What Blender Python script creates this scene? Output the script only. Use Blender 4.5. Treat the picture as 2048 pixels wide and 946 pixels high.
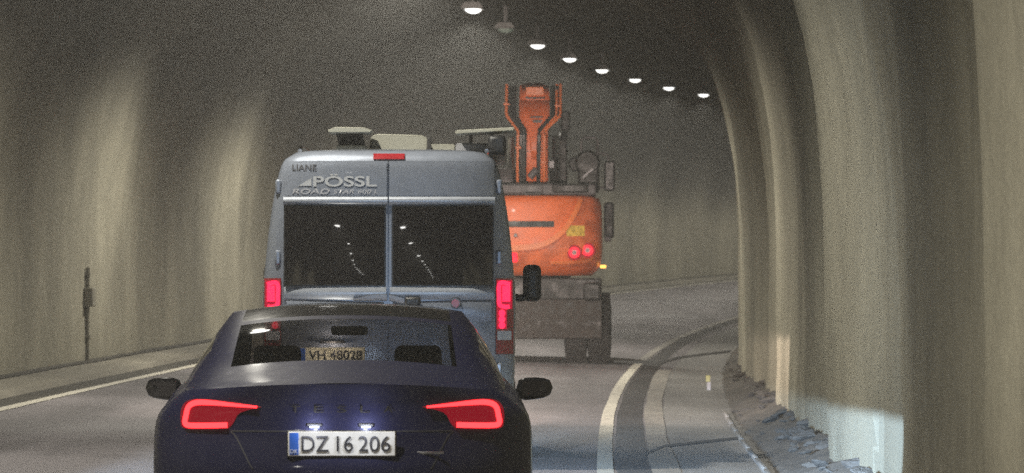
import bpy, math, random
from mathutils import Vector, Matrix, noise as mnoise

for _o in list(bpy.data.objects):
    bpy.data.objects.remove(_o, do_unlink=True)
random.seed(7)
SC = bpy.context.scene
COL = SC.collection

# ------------------------------------------------------------------ camera
CAM_H = 1.63
FPX = 8450.0                                  # focal length in pixels of the 2048 px wide photograph
cam_data = bpy.data.cameras.new('camera')
cam = bpy.data.objects.new('camera', cam_data)
COL.objects.link(cam)
cam_data.sensor_width = 36.0
cam_data.lens = 36.0 * FPX / 2048.0
cam_data.clip_start = 0.2
cam_data.clip_end = 900.0
cam.location = (0, 0, CAM_H)
cam.rotation_euler = (math.radians(90.0) + math.atan(72.5 / FPX), 0, 0)
cam_data.dof.use_dof = True
cam_data.dof.focus_distance = 27.0
cam_data.dof.aperture_fstop = 8.0
SC.camera = cam

# ------------------------------------------------------------------ world (night sky outside the tunnel mouth)
world = bpy.data.worlds.new('World')
SC.world = world
world.use_nodes = True
wn = world.node_tree.nodes
bg = wn['Background']
sky = wn.new('ShaderNodeTexSky')
sky.sky_type = 'NISHITA'
sky.sun_disc = False
sky.sun_elevation = math.radians(-4)
sky.sun_rotation = math.radians(180)
world.node_tree.links.new(sky.outputs[0], bg.inputs[0])
bg.inputs[1].default_value = 0.02

# ------------------------------------------------------------------ exposure and sampling
SC.view_settings.view_transform = 'Standard'
SC.view_settings.look = 'None'
SC.view_settings.exposure = 0.0
SC.view_settings.gamma = 1.0
SC.view_settings.use_curve_mapping = False
SC.render.engine = 'CYCLES'
cy = SC.cycles
cy.max_bounces = 7
cy.diffuse_bounces = 4
cy.glossy_bounces = 4
cy.transmission_bounces = 4
cy.transparent_max_bounces = 10
cy.volume_bounces = 1
cy.caustics_reflective = False
cy.caustics_refractive = False
cy.sample_clamp_indirect = 0.9
cy.sample_clamp_direct = 2.5
cy.use_adaptive_sampling = False
cy.use_denoising = False
try:
    cy.denoiser = 'OPENIMAGEDENOISE'
    cy.denoising_prefilter = 'ACCURATE'
except Exception:
    pass
cy.blur_glossy = 0.2
cy.use_light_tree = True

LAMP_POWER = 2100.0
FAR_LAMP_POWER = 640.0
LAMP_COLOR = (1.0, 0.95, 0.83)
CAR_HEAD = 17000.0
VAN_HEAD = 4200.0
HAZE_DENSITY = 0.0018

# ------------------------------------------------------------------ material helpers
MATS = {}


def new_mat(name):
    m = bpy.data.materials.new(name)
    m.use_nodes = True
    MATS[name] = m
    return m, m.node_tree.nodes, m.node_tree.links, m.node_tree.nodes['Principled BSDF']


def simple(name, col, rough=0.5, metal=0.0, coat=0.0, var=0.12, scale=14.0, bump=0.0, coat_rough=0.05, spec=0.5):
    """principled material with a little noise in colour and roughness"""
    m, n, l, b = new_mat(name)
    tc = n.new('ShaderNodeTexCoord')
    nz = n.new('ShaderNodeTexNoise')
    nz.inputs['Scale'].default_value = scale
    nz.inputs['Detail'].default_value = 4
    l.new(tc.outputs['Object'], nz.inputs['Vector'])
    rmp = n.new('ShaderNodeMapRange')
    rmp.inputs[1].default_value = 0.3
    rmp.inputs[2].default_value = 0.7
    rmp.inputs[3].default_value = 1.0 - var
    rmp.inputs[4].default_value = 1.0 + var
    l.new(nz.outputs[0], rmp.inputs[0])
    mx = n.new('ShaderNodeVectorMath')
    mx.operation = 'SCALE'
    mx.inputs[0].default_value = col
    l.new(rmp.outputs[0], mx.inputs['Scale'])
    l.new(mx.outputs[0], b.inputs['Base Color'])
    rr = n.new('ShaderNodeMath')
    rr.operation = 'MULTIPLY'
    rr.inputs[1].default_value = rough
    l.new(rmp.outputs[0], rr.inputs[0])
    l.new(rr.outputs[0], b.inputs['Roughness'])
    b.inputs['Metallic'].default_value = metal
    b.inputs['Coat Weight'].default_value = coat
    b.inputs['Coat Roughness'].default_value = coat_rough
    b.inputs['Specular IOR Level'].default_value = spec
    if bump > 0:
        bp = n.new('ShaderNodeBump')
        bp.inputs['Strength'].default_value = 0.6
        bp.inputs['Distance'].default_value = bump
        l.new(nz.outputs[0], bp.inputs['Height'])
        l.new(bp.outputs[0], b.inputs['Normal'])
    return m


def emissive(name, col, strength, base=(0.1, 0.02, 0.02), sample=True):
    m, n, l, b = new_mat(name)
    b.inputs['Base Color'].default_value = (*base, 1)
    b.inputs['Emission Color'].default_value = (*col, 1)
    b.inputs['Emission Strength'].default_value = strength
    b.inputs['Roughness'].default_value = 0.55
    b.inputs['Specular IOR Level'].default_value = 0.15
    if not sample:
        m.cycles.emission_sampling = 'NONE'
    return m


def thin_glass(name, tint, refl=1.0):
    m, n, l, b = new_mat(name)
    n.remove(b)
    out = n['Material Output']
    tr = n.new('ShaderNodeBsdfTransparent')
    tr.inputs[0].default_value = (*tint, 1)
    gl = n.new('ShaderNodeBsdfGlossy')
    gl.inputs['Roughness'].default_value = 0.02
    gl.inputs[0].default_value = (refl, refl, refl, 1)
    fr = n.new('ShaderNodeFresnel')
    geo = n.new('ShaderNodeNewGeometry')
    ior = n.new('ShaderNodeMapRange')
    ior.inputs[3].default_value = 1.5
    ior.inputs[4].default_value = 1.0 / 1.5
    l.new(geo.outputs['Backfacing'], ior.inputs[0])
    l.new(ior.outputs[0], fr.inputs[0])
    mx = n.new('ShaderNodeMixShader')
    l.new(fr.outputs[0], mx.inputs[0])
    l.new(tr.outputs[0], mx.inputs[1])
    l.new(gl.outputs[0], mx.inputs[2])
    l.new(mx.outputs[0], out.inputs[0])
    return m


def wall_mat(name, base, dark, upper_shade=None):
    """shotcrete: pale olive grey with dirt, vertical seepage streaks and grain"""
    m, n, l, b = new_mat(name)
    tc = n.new('ShaderNodeTexCoord')

    def mapped(scale):
        mp = n.new('ShaderNodeMapping')
        mp.inputs['Scale'].default_value = scale
        l.new(tc.outputs['Object'], mp.inputs[0])
        return mp

    def noise(mp, sc, det=5, rough=0.55):
        z = n.new('ShaderNodeTexNoise')
        z.inputs['Scale'].default_value = sc
        z.inputs['Detail'].default_value = det
        z.inputs['Roughness'].default_value = rough
        l.new(mp.outputs[0], z.inputs['Vector'])
        return z
    streak = noise(mapped((1.0, 1.0, 0.22)), 0.6, 5)
    fine = noise(mapped((1.0, 1.0, 0.6)), 1.8, 5)
    patch = noise(mapped((1.0, 1.0, 0.8)), 0.35, 4)
    grain = noise(mapped((1, 1, 1)), 7.0, 8, 0.75)
    r1 = n.new('ShaderNodeValToRGB')
    r1.color_ramp.elements[0].position = 0.36
    r1.color_ramp.elements[0].color = (*dark, 1)
    r1.color_ramp.elements[1].position = 0.62
    r1.color_ramp.elements[1].color = (*base, 1)
    add = n.new('ShaderNodeMath')
    add.operation = 'MULTIPLY_ADD'
    add.inputs[1].default_value = 0.35
    l.new(fine.outputs[0], add.inputs[0])
    s2 = n.new('ShaderNodeMath')
    s2.operation = 'MULTIPLY'
    s2.inputs[1].default_value = 0.68
    l.new(streak.outputs[0], s2.inputs[0])
    l.new(s2.outputs[0], add.inputs[2])
    l.new(add.outputs[0], r1.inputs[0])
    r2 = n.new('ShaderNodeMapRange')
    r2.inputs[1].default_value = 0.3
    r2.inputs[2].default_value = 0.7
    r2.inputs[3].default_value = 0.75
    r2.inputs[4].default_value = 1.2
    l.new(patch.outputs[0], r2.inputs[0])
    r3 = n.new('ShaderNodeMapRange')
    r3.inputs[1].default_value = 0.3
    r3.inputs[2].default_value = 0.7
    r3.inputs[3].default_value = 0.88
    r3.inputs[4].default_value = 1.12
    l.new(grain.outputs[0], r3.inputs[0])
    mm = n.new('ShaderNodeMath')
    mm.operation = 'MULTIPLY'
    l.new(r2.outputs[0], mm.inputs[0])
    l.new(r3.outputs[0], mm.inputs[1])
    vm = n.new('ShaderNodeVectorMath')
    vm.operation = 'SCALE'
    l.new(r1.outputs[0], vm.inputs[0])
    l.new(mm.outputs[0], vm.inputs['Scale'])
    if upper_shade is None:
        l.new(vm.outputs[0], b.inputs['Base Color'])
    else:                                   # shade above the lamp cut-off painted into the vault's colour, with a ragged edge
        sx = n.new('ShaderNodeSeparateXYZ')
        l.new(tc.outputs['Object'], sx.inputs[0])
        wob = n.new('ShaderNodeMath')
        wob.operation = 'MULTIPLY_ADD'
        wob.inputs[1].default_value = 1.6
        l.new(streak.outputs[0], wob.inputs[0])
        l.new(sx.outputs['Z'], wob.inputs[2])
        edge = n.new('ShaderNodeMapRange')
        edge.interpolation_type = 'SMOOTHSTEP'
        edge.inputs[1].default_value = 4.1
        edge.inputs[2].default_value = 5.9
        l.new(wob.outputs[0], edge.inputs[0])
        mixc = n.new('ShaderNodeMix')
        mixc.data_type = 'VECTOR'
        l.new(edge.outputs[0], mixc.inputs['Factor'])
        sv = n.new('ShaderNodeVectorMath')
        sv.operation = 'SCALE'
        sv.inputs[0].default_value = upper_shade
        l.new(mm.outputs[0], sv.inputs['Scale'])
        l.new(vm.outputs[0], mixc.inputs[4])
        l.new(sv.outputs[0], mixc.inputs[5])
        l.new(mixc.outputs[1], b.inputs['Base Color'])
    b.inputs['Roughness'].default_value = 0.9
    b.inputs['Specular IOR Level'].default_value = 0.2
    bp = n.new('ShaderNodeBump')
    bp.inputs['Strength'].default_value = 0.7
    bp.inputs['Distance'].default_value = 0.03
    l.new(grain.outputs[0], bp.inputs['Height'])
    l.new(bp.outputs[0], b.inputs['Normal'])
    return m


def road_mat(name, col, var=0.3, rough=0.75, streak=(1.0, 0.06, 1.0), sc=1.6):
    m, n, l, b = new_mat(name)
    tc = n.new('ShaderNodeTexCoord')
    mp = n.new('ShaderNodeMapping')
    mp.inputs['Scale'].default_value = streak
    l.new(tc.outputs['Object'], mp.inputs[0])
    a = n.new('ShaderNodeTexNoise')
    a.inputs['Scale'].default_value = sc
    a.inputs['Detail'].default_value = 6
    l.new(mp.outputs[0], a.inputs['Vector'])
    g = n.new('ShaderNodeTexNoise')
    g.inputs['Scale'].default_value = 60.0
    g.inputs['Detail'].default_value = 6
    l.new(tc.outputs['Object'], g.inputs['Vector'])
    p = n.new('ShaderNodeTexNoise')
    p.inputs['Scale'].default_value = 0.4
    p.inputs['Detail'].default_value = 5
    l.new(tc.outputs['Object'], p.inputs['Vector'])

    def rng(src, lo, hi):
        r = n.new('ShaderNodeMapRange')
        r.inputs[1].default_value = 0.3
        r.inputs[2].default_value = 0.7
        r.inputs[3].default_value = lo
        r.inputs[4].default_value = hi
        l.new(src.outputs[0], r.inputs[0])
        return r
    m1 = n.new('ShaderNodeMath')
    m1.operation = 'MULTIPLY'
    l.new(rng(a, 1 - var, 1 + var).outputs[0], m1.inputs[0])
    l.new(rng(g, 0.75, 1.25).outputs[0], m1.inputs[1])
    m2 = n.new('ShaderNodeMath')
    m2.operation = 'MULTIPLY'
    l.new(m1.outputs[0], m2.inputs[0])
    l.new(rng(p, 0.8, 1.2).outputs[0], m2.inputs[1])
    vm = n.new('ShaderNodeVectorMath')
    vm.operation = 'SCALE'
    vm.inputs[0].default_value = col
    l.new(m2.outputs[0], vm.inputs['Scale'])
    l.new(vm.outputs[0], b.inputs['Base Color'])
    l.new(rng(p, rough - 0.12, rough + 0.1).outputs[0], b.inputs['Roughness'])
    bp = n.new('ShaderNodeBump')
    bp.inputs['Strength'].default_value = 0.5
    bp.inputs['Distance'].default_value = 0.008
    l.new(g.outputs[0], bp.inputs['Height'])
    l.new(bp.outputs[0], b.inputs['Normal'])
    return m


def paint_mat(name, col, worn, amount=0.42):
    """road paint worn through in patches to the dirt colour"""
    m, n, l, b = new_mat(name)
    tc = n.new('ShaderNodeTexCoord')
    a = n.new('ShaderNodeTexNoise')
    a.inputs['Scale'].default_value = 5.0
    a.inputs['Detail'].default_value = 8
    a.inputs['Roughness'].default_value = 0.65
    l.new(tc.outputs['Object'], a.inputs['Vector'])
    r = n.new('ShaderNodeValToRGB')
    r.color_ramp.elements[0].position = amount - 0.08
    r.color_ramp.elements[0].color = (*worn, 1)
    r.color_ramp.elements[1].position = amount + 0.08
    r.color_ramp.elements[1].color = (*col, 1)
    l.new(a.outputs[0], r.inputs[0])
    l.new(r.outputs[0], b.inputs['Base Color'])
    b.inputs['Roughness'].default_value = 0.7
    return m


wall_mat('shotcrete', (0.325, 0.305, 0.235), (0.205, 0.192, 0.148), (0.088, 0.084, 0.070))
road_mat('asphalt', (0.150, 0.138, 0.144), 0.28)
road_mat('seam_asphalt', (0.035, 0.033, 0.034), 0.25)
road_mat('shoulder_concrete', (0.19, 0.185, 0.18), 0.22, 0.85)
road_mat('walk_concrete', (0.20, 0.185, 0.15), 0.25, 0.85)
road_mat('gutter_dirt', (0.05, 0.046, 0.038), 0.3, 0.95)
road_mat('gravel', (0.07, 0.062, 0.053), 0.4, 0.95, (1, 1, 1), 6.0)
paint_mat('road_paint', (0.74, 0.70, 0.60), (0.30, 0.28, 0.25), 0.40)
paint_mat('faded_paint', (0.31, 0.29, 0.26), (0.19, 0.18, 0.17), 0.48)
road_mat('painted_shade', (0.014, 0.013, 0.014), 0.25, 0.9)  # dark colour standing in for shadow on the road
simple('stone', (0.055, 0.049, 0.043), 0.95, var=0.3, scale=9, bump=0.03)
simple('navy_paint', (0.009, 0.0095, 0.030), 0.5, metal=0.05, coat=0.36, var=0.04, coat_rough=0.06, spec=0.12)
simple('black_plastic', (0.012, 0.012, 0.013), 0.45, var=0.2)
simple('black_gloss', (0.008, 0.008, 0.009), 0.12, coat=0.6, var=0.1)
simple('rubber', (0.018, 0.017, 0.016), 0.85, var=0.3)
simple('rim_metal', (0.25, 0.25, 0.26), 0.35, metal=0.9)
simple('chrome', (0.75, 0.76, 0.78), 0.12, metal=1.0, var=0.04)
simple('badge_metal', (0.16, 0.16, 0.17), 0.3, metal=1.0)
simple('cabin_dark', (0.02, 0.019, 0.02), 0.8)
simple('skin_dark', (0.03, 0.025, 0.022), 0.8)
simple('plate_white', (0.80, 0.80, 0.77), 0.4, var=0.04)
simple('plate_blue', (0.02, 0.10, 0.42), 0.45)
simple('plate_yellowish', (0.72, 0.68, 0.50), 0.45, var=0.06)
simple('ink', (0.02, 0.02, 0.024), 0.6)
simple('decal_white', (0.62, 0.63, 0.64), 0.45)
simple('decal_grey', (0.42, 0.42, 0.44), 0.45)
simple('van_paint', (0.215, 0.238, 0.285), 0.33, metal=0.45, coat=0.6, var=0.04)
simple('van_light_paint', (0.36, 0.385, 0.43), 0.35, metal=0.4, coat=0.6, var=0.04)
simple('van_white', (0.40, 0.395, 0.33), 0.5, var=0.08)
simple('privacy_glass', (0.004, 0.003, 0.0035), 0.03, coat=1.0, var=0.02, coat_rough=0.01)
simple('orange_paint', (0.62, 0.125, 0.032), 0.5, coat=0.15, var=0.12, scale=4)
simple('dull_orange', (0.50, 0.11, 0.035), 0.62, var=0.28, scale=5)
simple('orange_line', (0.66, 0.17, 0.05), 0.45, var=0.1)
simple('dark_steel', (0.018, 0.017, 0.016), 0.6, var=0.3, scale=6)
simple('grey_steel', (0.085, 0.08, 0.082), 0.6, var=0.25, scale=6)
simple('muddy_steel', (0.036, 0.030, 0.027), 0.9, var=0.5, scale=7, bump=0.02)
simple('lens_red', (0.22, 0.008, 0.012), 0.2, coat=1.0)
simple('decal_yellow', (0.55, 0.36, 0.06), 0.6, var=0.35, scale=20)
simple('pipe_metal', (0.18, 0.168, 0.13), 0.8)
simple('lamp_housing', (0.16, 0.16, 0.155), 0.5, metal=0.4)
simple('off_lens', (0.42, 0.46, 0.42), 0.25)
simple('reflector_yellow', (0.42, 0.42, 0.16), 0.3)
emissive('bar_red', (1.0, 0.022, 0.026), 5.5, (0.02, 0, 0))
emissive('lens_glow_red', (1.0, 0.0, 0.04), 0.22, (0.02, 0.0, 0.0))
emissive('van_red', (1.0, 0.014, 0.06), 2.6, (0.02, 0, 0))
emissive('van_glow', (1.0, 0.0, 0.06), 0.45, (0.02, 0, 0))
emissive('digger_red', (1.0, 0.012, 0.03), 2.6, (0.02, 0, 0))
emissive('digger_glow', (1.0, 0.0, 0.03), 0.35, (0.02, 0, 0))
emissive('amber', (1.0, 0.45, 0.08), 3.0)
emissive('plate_led', (0.72, 0.80, 1.0), 30.0, (0.5, 0.5, 0.5))
emissive('lamp_lens', (1.0, 0.98, 0.93), 20.0, (0.5, 0.5, 0.5), sample=False)
emissive('lamp_lens_dim', (0.75, 1.0, 0.75), 0.07, (0.4, 0.44, 0.4), sample=False)
thin_glass('tinted_glass', (0.24, 0.21, 0.21))
thin_glass('clear_glass', (0.80, 0.82, 0.80))

# ------------------------------------------------------------------ mesh helpers


class MB:
    def __init__(self):
        self.v = []
        self.f = []

    def add(self, verts, faces):
        o = len(self.v)
        self.v += [tuple(p) for p in verts]
        self.f += [tuple(i + o for i in q) for q in faces]
        return self

    def box(self, c, s, rot=None):
        hx, hy, hz = s[0] / 2, s[1] / 2, s[2] / 2
        pts = [Vector((x, y, z)) for x in (-hx, hx) for y in (-hy, hy) for z in (-hz, hz)]
        if rot is not None:
            pts = [rot @ p for p in pts]
        c = Vector(c)
        return self.add([p + c for p in pts], [(0, 1, 3, 2), (4, 6, 7, 5), (0, 4, 5, 1), (2, 3, 7, 6), (0, 2, 6, 4), (1, 5, 7, 3)])

    def prism_y(self, poly, y0, y1):
        """polygon in x,z pushed along y"""
        k = len(poly)
        vs = [(x, y0, z) for x, z in poly] + [(x, y1, z) for x, z in poly]
        fs = [tuple(range(k)), tuple(range(2 * k - 1, k - 1, -1))]
        fs += [(i, i + k, (i + 1) % k + k, (i + 1) % k) for i in range(k)]
        return self.add(vs, fs)

    def prism_x(self, poly, x0, x1):
        """polygon in y,z pushed along x"""
        k = len(poly)
        vs = [(x0, y, z) for y, z in poly] + [(x1, y, z) for y, z in poly]
        fs = [tuple(range(k)), tuple(range(2 * k - 1, k - 1, -1))]
        fs += [(i, i + k, (i + 1) % k + k, (i + 1) % k) for i in range(k)]
        return self.add(vs, fs)

    def tube(self, path, r, n=8, cap=True):
        path = [Vector(p) for p in path]
        rs = r if isinstance(r, (list, tuple)) else [r] * len(path)
        vs, fs = [], []
        up = Vector((0.13, 0.2, 0.97))
        for i, p in enumerate(path):
            a = path[max(0, i - 1)]
            b = path[min(len(path) - 1, i + 1)]
            d = (b - a).normalized()
            u = d.cross(up)
            if u.length < 1e-3:
                u = d.cross(Vector((1, 0, 0)))
            u.normalize()
            w = d.cross(u)
            for k in range(n):
                t = 2 * math.pi * k / n
                vs.append(p + rs[i] * (math.cos(t) * u + math.sin(t) * w))
        for i in range(len(path) - 1):
            for k in range(n):
                k2 = (k + 1) % n
                fs.append((i * n + k, i * n + k2, (i + 1) * n + k2, (i + 1) * n + k))
        if cap:
            fs.append(tuple(range(n - 1, -1, -1)))
            fs.append(tuple((len(path) - 1) * n + k for k in range(n)))
        return self.add(vs, fs)

    def lathe_x(self, prof, c, n=28):
        """profile (x, radius) turned about an axis along x through c"""
        vs, fs = [], []
        for x, r in prof:
            for k in range(n):
                t = 2 * math.pi * k / n
                vs.append((c[0] + x, c[1] + r * math.cos(t), c[2] + r * math.sin(t)))
        m = len(prof)
        for i in range(m - 1):
            for k in range(n):
                k2 = (k + 1) % n
                fs.append((i * n + k, i * n + k2, (i + 1) * n + k2, (i + 1) * n + k))
        fs.append(tuple(range(n)))
        fs.append(tuple((m - 1) * n + k for k in range(n - 1, -1, -1)))
        return self.add(vs, fs)

    def lathe(self, prof, c, axis='Z', n=20):
        """profile (h, radius) turned about an axis through c"""
        vs, fs = [], []
        for h, r in prof:
            for k in range(n):
                t = 2 * math.pi * k / n
                a, b = r * math.cos(t), r * math.sin(t)
                if axis == 'Z':
                    vs.append((c[0] + a, c[1] + b, c[2] + h))
                else:
                    vs.append((c[0] + a, c[1] + h, c[2] + b))
        m = len(prof)
        for i in range(m - 1):
            for k in range(n):
                k2 = (k + 1) % n
                fs.append((i * n + k, i * n + k2, (i + 1) * n + k2, (i + 1) * n + k))
        fs.append(tuple(range(n)))
        fs.append(tuple((m - 1) * n + k for k in range(n - 1, -1, -1)))
        return self.add(vs, fs)

    def grid(self, rows, flip=False, wrap=False):
        nr, nc = len(rows), len(rows[0])
        vs = [p for r in rows for p in r]
        fs = []
        for i in range(nr - 1):
            for j in range(nc if wrap else nc - 1):
                j2 = (j + 1) % nc
                q = (i * nc + j, i * nc + j2, (i + 1) * nc + j2, (i + 1) * nc + j)
                fs.append(q[::-1] if flip else q)
        return self.add(vs, fs)

    def build(self, name, mat, parent=None, smooth=True, bevel=0.0, seg=2, angle=40, solid=0.0):
        me = bpy.data.meshes.new(name)
        me.from_pydata(self.v, [], self.f)
        me.validate()
        o = bpy.data.objects.new(name, me)
        COL.objects.link(o)
        me.materials.append(MATS[mat])
        if solid:
            md = o.modifiers.new('thickness', 'SOLIDIFY')
            md.thickness = solid
            md.offset = -1
        if bevel > 0:
            md = o.modifiers.new('bevel', 'BEVEL')
            md.width = bevel
            md.segments = seg
            md.limit_method = 'ANGLE'
            md.angle_limit = math.radians(35)
        if smooth:
            me.set_sharp_from_angle(angle=math.radians(angle))
            for p in me.polygons:
                p.use_smooth = True
        if parent is not None:
            o.parent = parent
        return o


def fix_normals(o):
    import bmesh
    bm = bmesh.new()
    bm.from_mesh(o.data)
    bmesh.ops.recalc_face_normals(bm, faces=bm.faces)
    bm.to_mesh(o.data)
    bm.free()
    return o


def tag(o, label=None, cat=None, group=None, kind=None):
    if label:
        o['label'] = label
    if cat:
        o['category'] = cat
    if group:
        o['group'] = group
    if kind:
        o['kind'] = kind
    return o


def empty(name, loc, rz=0.0):
    o = bpy.data.objects.new(name, None)
    COL.objects.link(o)
    o.location = loc
    o.rotation_euler = (0, 0, rz)
    o.empty_display_size = 0.3
    return o


def text(name, body, height, mat, parent, loc, width=None, bold=0.0, extrude=0.0008, align='CENTER', shear=0.0, spacing=1.0, yfun=None):
    """flat lettering standing upright and facing back along -y; height is the cap height"""
    cu = bpy.data.curves.new(name, 'FONT')
    cu.body = body
    cu.size = 1.0
    cu.align_x = 'LEFT'
    cu.offset = bold
    cu.extrude = 0.0
    cu.shear = shear
    cu.space_character = spacing
    t = bpy.data.objects.new(name + '_curve', cu)
    COL.objects.link(t)
    bpy.context.view_layer.update()
    dg = bpy.context.evaluated_depsgraph_get()
    me = bpy.data.meshes.new_from_object(t.evaluated_get(dg))
    bpy.data.objects.remove(t, do_unlink=True)
    bpy.data.curves.remove(cu)
    xs = [v.co.x for v in me.vertices]
    ys = [v.co.y for v in me.vertices]
    x0, x1, y0, y1 = min(xs), max(xs), min(ys), max(ys)
    sy = height / (y1 - y0)
    sx = sy if width is None else width / (x1 - x0)
    w = (x1 - x0) * sx
    off = {'CENTER': -w / 2, 'LEFT': 0.0, 'RIGHT': -w}[align]
    for v in me.vertices:
        x, y = v.co.x, v.co.y
        v.co = ((x - x0) * sx + off, 0.0, (y - y0) * sy - height / 2)
        if yfun is not None:
            v.co.y = yfun(v.co.x + loc[0], v.co.z + loc[2]) - loc[1]
    me.name = name
    me.materials.clear()
    me.materials.append(MATS[mat])
    o = bpy.data.objects.new(name, me)
    COL.objects.link(o)
    if yfun is None:
        md = o.modifiers.new('thickness', 'SOLIDIFY')
        md.thickness = extrude
        md.offset = 0
    o.location = loc
    o.parent = parent
    return o


def interp(x, pts):
    if x <= pts[0][0]:
        return pts[0][1]
    for (a, b), (c, d) in zip(pts, pts[1:]):
        if x <= c:
            return b + (d - b) * (x - a) / (c - a)
    return pts[-1][1]


def sinterp(x, pts):
    """monotone smooth interpolation through the points"""
    if x <= pts[0][0]:
        return pts[0][1]
    if x >= pts[-1][0]:
        return pts[-1][1]
    for i in range(len(pts) - 1):
        if x <= pts[i + 1][0]:
            break

    def slope(k):
        if k <= 0 or k >= len(pts) - 1:
            return (pts[min(k + 1, len(pts) - 1)][1] - pts[max(k - 1, 0)][1]) / (pts[min(k + 1, len(pts) - 1)][0] - pts[max(k - 1, 0)][0])
        d0 = (pts[k][1] - pts[k - 1][1]) / (pts[k][0] - pts[k - 1][0])
        d1 = (pts[k + 1][1] - pts[k][1]) / (pts[k + 1][0] - pts[k][0])
        return 0.0 if d0 * d1 <= 0 else 2 * d0 * d1 / (d0 + d1)
    (a, b), (c, d) = pts[i], pts[i + 1]
    h = c - a
    t = (x - a) / h
    m0, m1 = slope(i) * h, slope(i + 1) * h
    return (2 * t**3 - 3 * t**2 + 1) * b + (t**3 - 2 * t**2 + t) * m0 + (-2 * t**3 + 3 * t**2) * d + (t**3 - t**2) * m1


def sstep(a, b, x):
    t = min(1.0, max(0.0, (x - a) / (b - a)))
    return t * t * (3 - 2 * t)


# ------------------------------------------------------------------ the road's line: s metres ahead, o metres right of the right edge line
BANK = 0.023
W_ROAD = 6.47


def line_x(s):
    return 0.402 + 0.0059 * s + (2.2587e-5 / 6 * s**3 if s > 0 else 0.0)


def line_dx(s):
    return 0.0059 + (2.2587e-5 / 2 * s * s if s > 0 else 0.0)


def P(s, o, dz=0.0):
    dx = line_dx(s)
    n = math.hypot(1, dx)
    rise = 0.8189e-4 * max(0.0, s - 30.36) ** 2
    return Vector((line_x(s) + o / n, s - o * dx / n, rise - BANK * o + dz))


def heading(s):
    return -math.atan(line_dx(s))


def stations(a, b, fine=0.5):
    out = [a]
    while out[-1] < b:
        s = out[-1]
        st = fine if 15 < s < 150 else (1.2 if -30 < s < 220 else 4.0)
        out.append(s + st)
    return out


S0, S1 = -230.0, 262.0


def strip(name, o0, o1, dz, mat, a=S0, b=S1, fine=1.0, cols=2, wob=0.0, dz1=None):
    m = MB()
    rows = []
    for s in stations(a, b, fine):
        row = []
        for k in range(cols):
            t = k / (cols - 1)
            w0 = wob * mnoise.noise(Vector((s * 0.22, 3.1 * k, o0))) if k in (0, cols - 1) else 0
            z = dz if dz1 is None else dz + (dz1 - dz) * t
            row.append(P(s, o0 + (o1 - o0) * t + w0, z))
        rows.append(row)
    m.grid(rows)
    return m.build(name, mat)


# ------------------------------------------------------------------ the setting: road, shoulders, walls
tag(strip('road', -8.6, 3.0, 0.0, 'asphalt', cols=24), kind='structure')
tag(strip('shoulder', 0.62, 1.45, 0.004, 'shoulder_concrete', wob=0.03, cols=3), kind='structure')
o = strip('edge_line', -0.068, 0.068, 0.008, 'road_paint', -20, 69.0, 0.5, wob=0.012)
tag(o, 'near bright white stretch of the right edge line beside the dark seam', 'road marking')
o = strip('edge_line', -0.08, 0.07, 0.008, 'faded_paint', 71.6, 200, 0.5, wob=0.012)
tag(o, 'faded far stretch of the right edge line beyond the painted shadow band', 'road marking')
o = strip('faded_line', 0.40, 0.62, 0.008, 'faded_paint', -20, 66, 0.5, wob=0.03)
tag(o, 'broad faded pale strip right of the dark seam', 'road marking')
o = strip('asphalt_seam', 0.10, 0.385, 0.004, 'seam_asphalt', -20, 200, 0.5, wob=0.02)
tag(o, kind='structure')
o = strip('edge_line', -W_ROAD - 0.075, -W_ROAD + 0.075, 0.008, 'road_paint', -20, 220, 0.5, wob=0.012)
tag(o, 'thin white left edge line at the foot of the left walkway', 'road marking')
o = strip('gutter', -6.98, -W_ROAD - 0.08, 0.004, 'gutter_dirt', -60, 240, 0.5, wob=0.03)
tag(o, kind='structure')

# walkway at the foot of the left wall: a low step with a dirty face
m = MB()
rows = []
for s in stations(-60, 240, 0.5):
    w = 0.02 * mnoise.noise(Vector((s, 0, 2)))
    rows.append([P(s, -6.94 + w, 0.0), P(s, -6.97 + w, 0.07), P(s, -7.4, 0.085), P(s, -8.3, 0.10)])
m.grid(rows, flip=True)
tag(m.build('walkway', 'walk_concrete'), kind='structure')
strip_o = strip('drain', -7.95, -7.62, 0.102, 'gutter_dirt', -60, 240, 0.5, wob=0.06)
tag(strip_o, kind='structure')

# shadow bands across the road, painted as dark strips
for (s_a, wid, oa, ob, nm) in ((37.6, 1.25, -2.6, 0.40, 'shade_band'), (70.2, 2.3, -6.0, 0.40, 'shade_band')):
    m = MB()
    rows = []
    for k in range(30):
        oo = oa + (ob - oa) * k / 29
        j0 = 0.06 * mnoise.noise(Vector((oo * 1.3, s_a, 0)))
        j1 = 0.06 * mnoise.noise(Vector((oo * 1.3, s_a, 7)))
        rows.append([P(s_a - wid / 2 + j0, oo, 0.004), P(s_a + wid / 2 + j1, oo, 0.004)])
    m.grid(rows)
    tag(m.build(nm, 'painted_shade'), kind='structure')
# their narrower continuation across the right shoulder
for s_a, wid, sk in ((40.0, 0.5, 3.0), (74.5, 1.6, 6.0)):
    m = MB()
    rows = []
    for k in range(16):
        t = k / 15
        oo = 0.36 + 1.0 * t
        sm = s_a + sk * (t - 0.3)
        if t < 0.2:
            sm -= (0.2 - t) * sk * 2.0
        rows.append([P(sm - wid / 2, oo, 0.0125), P(sm + wid / 2, oo, 0.0125)])
    m.grid(rows)
    tag(m.build('shade_band', 'painted_shade'), kind='structure')

# --- tunnel lining ---
OR_PTS = [(-300, 2.0), (15, 1.98), (21.6, 1.84), (22.4, 2.06), (27.6, 1.92), (28.7, 2.10), (36.2, 1.86), (37.6, 2.10), (47.4, 1.84),
          (49.0, 2.10), (57, 1.80), (67, 1.66), (71, 1.9), (82, 1.8), (84, 2.0), (96, 1.85), (98, 2.05), (300, 1.95)]


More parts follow.
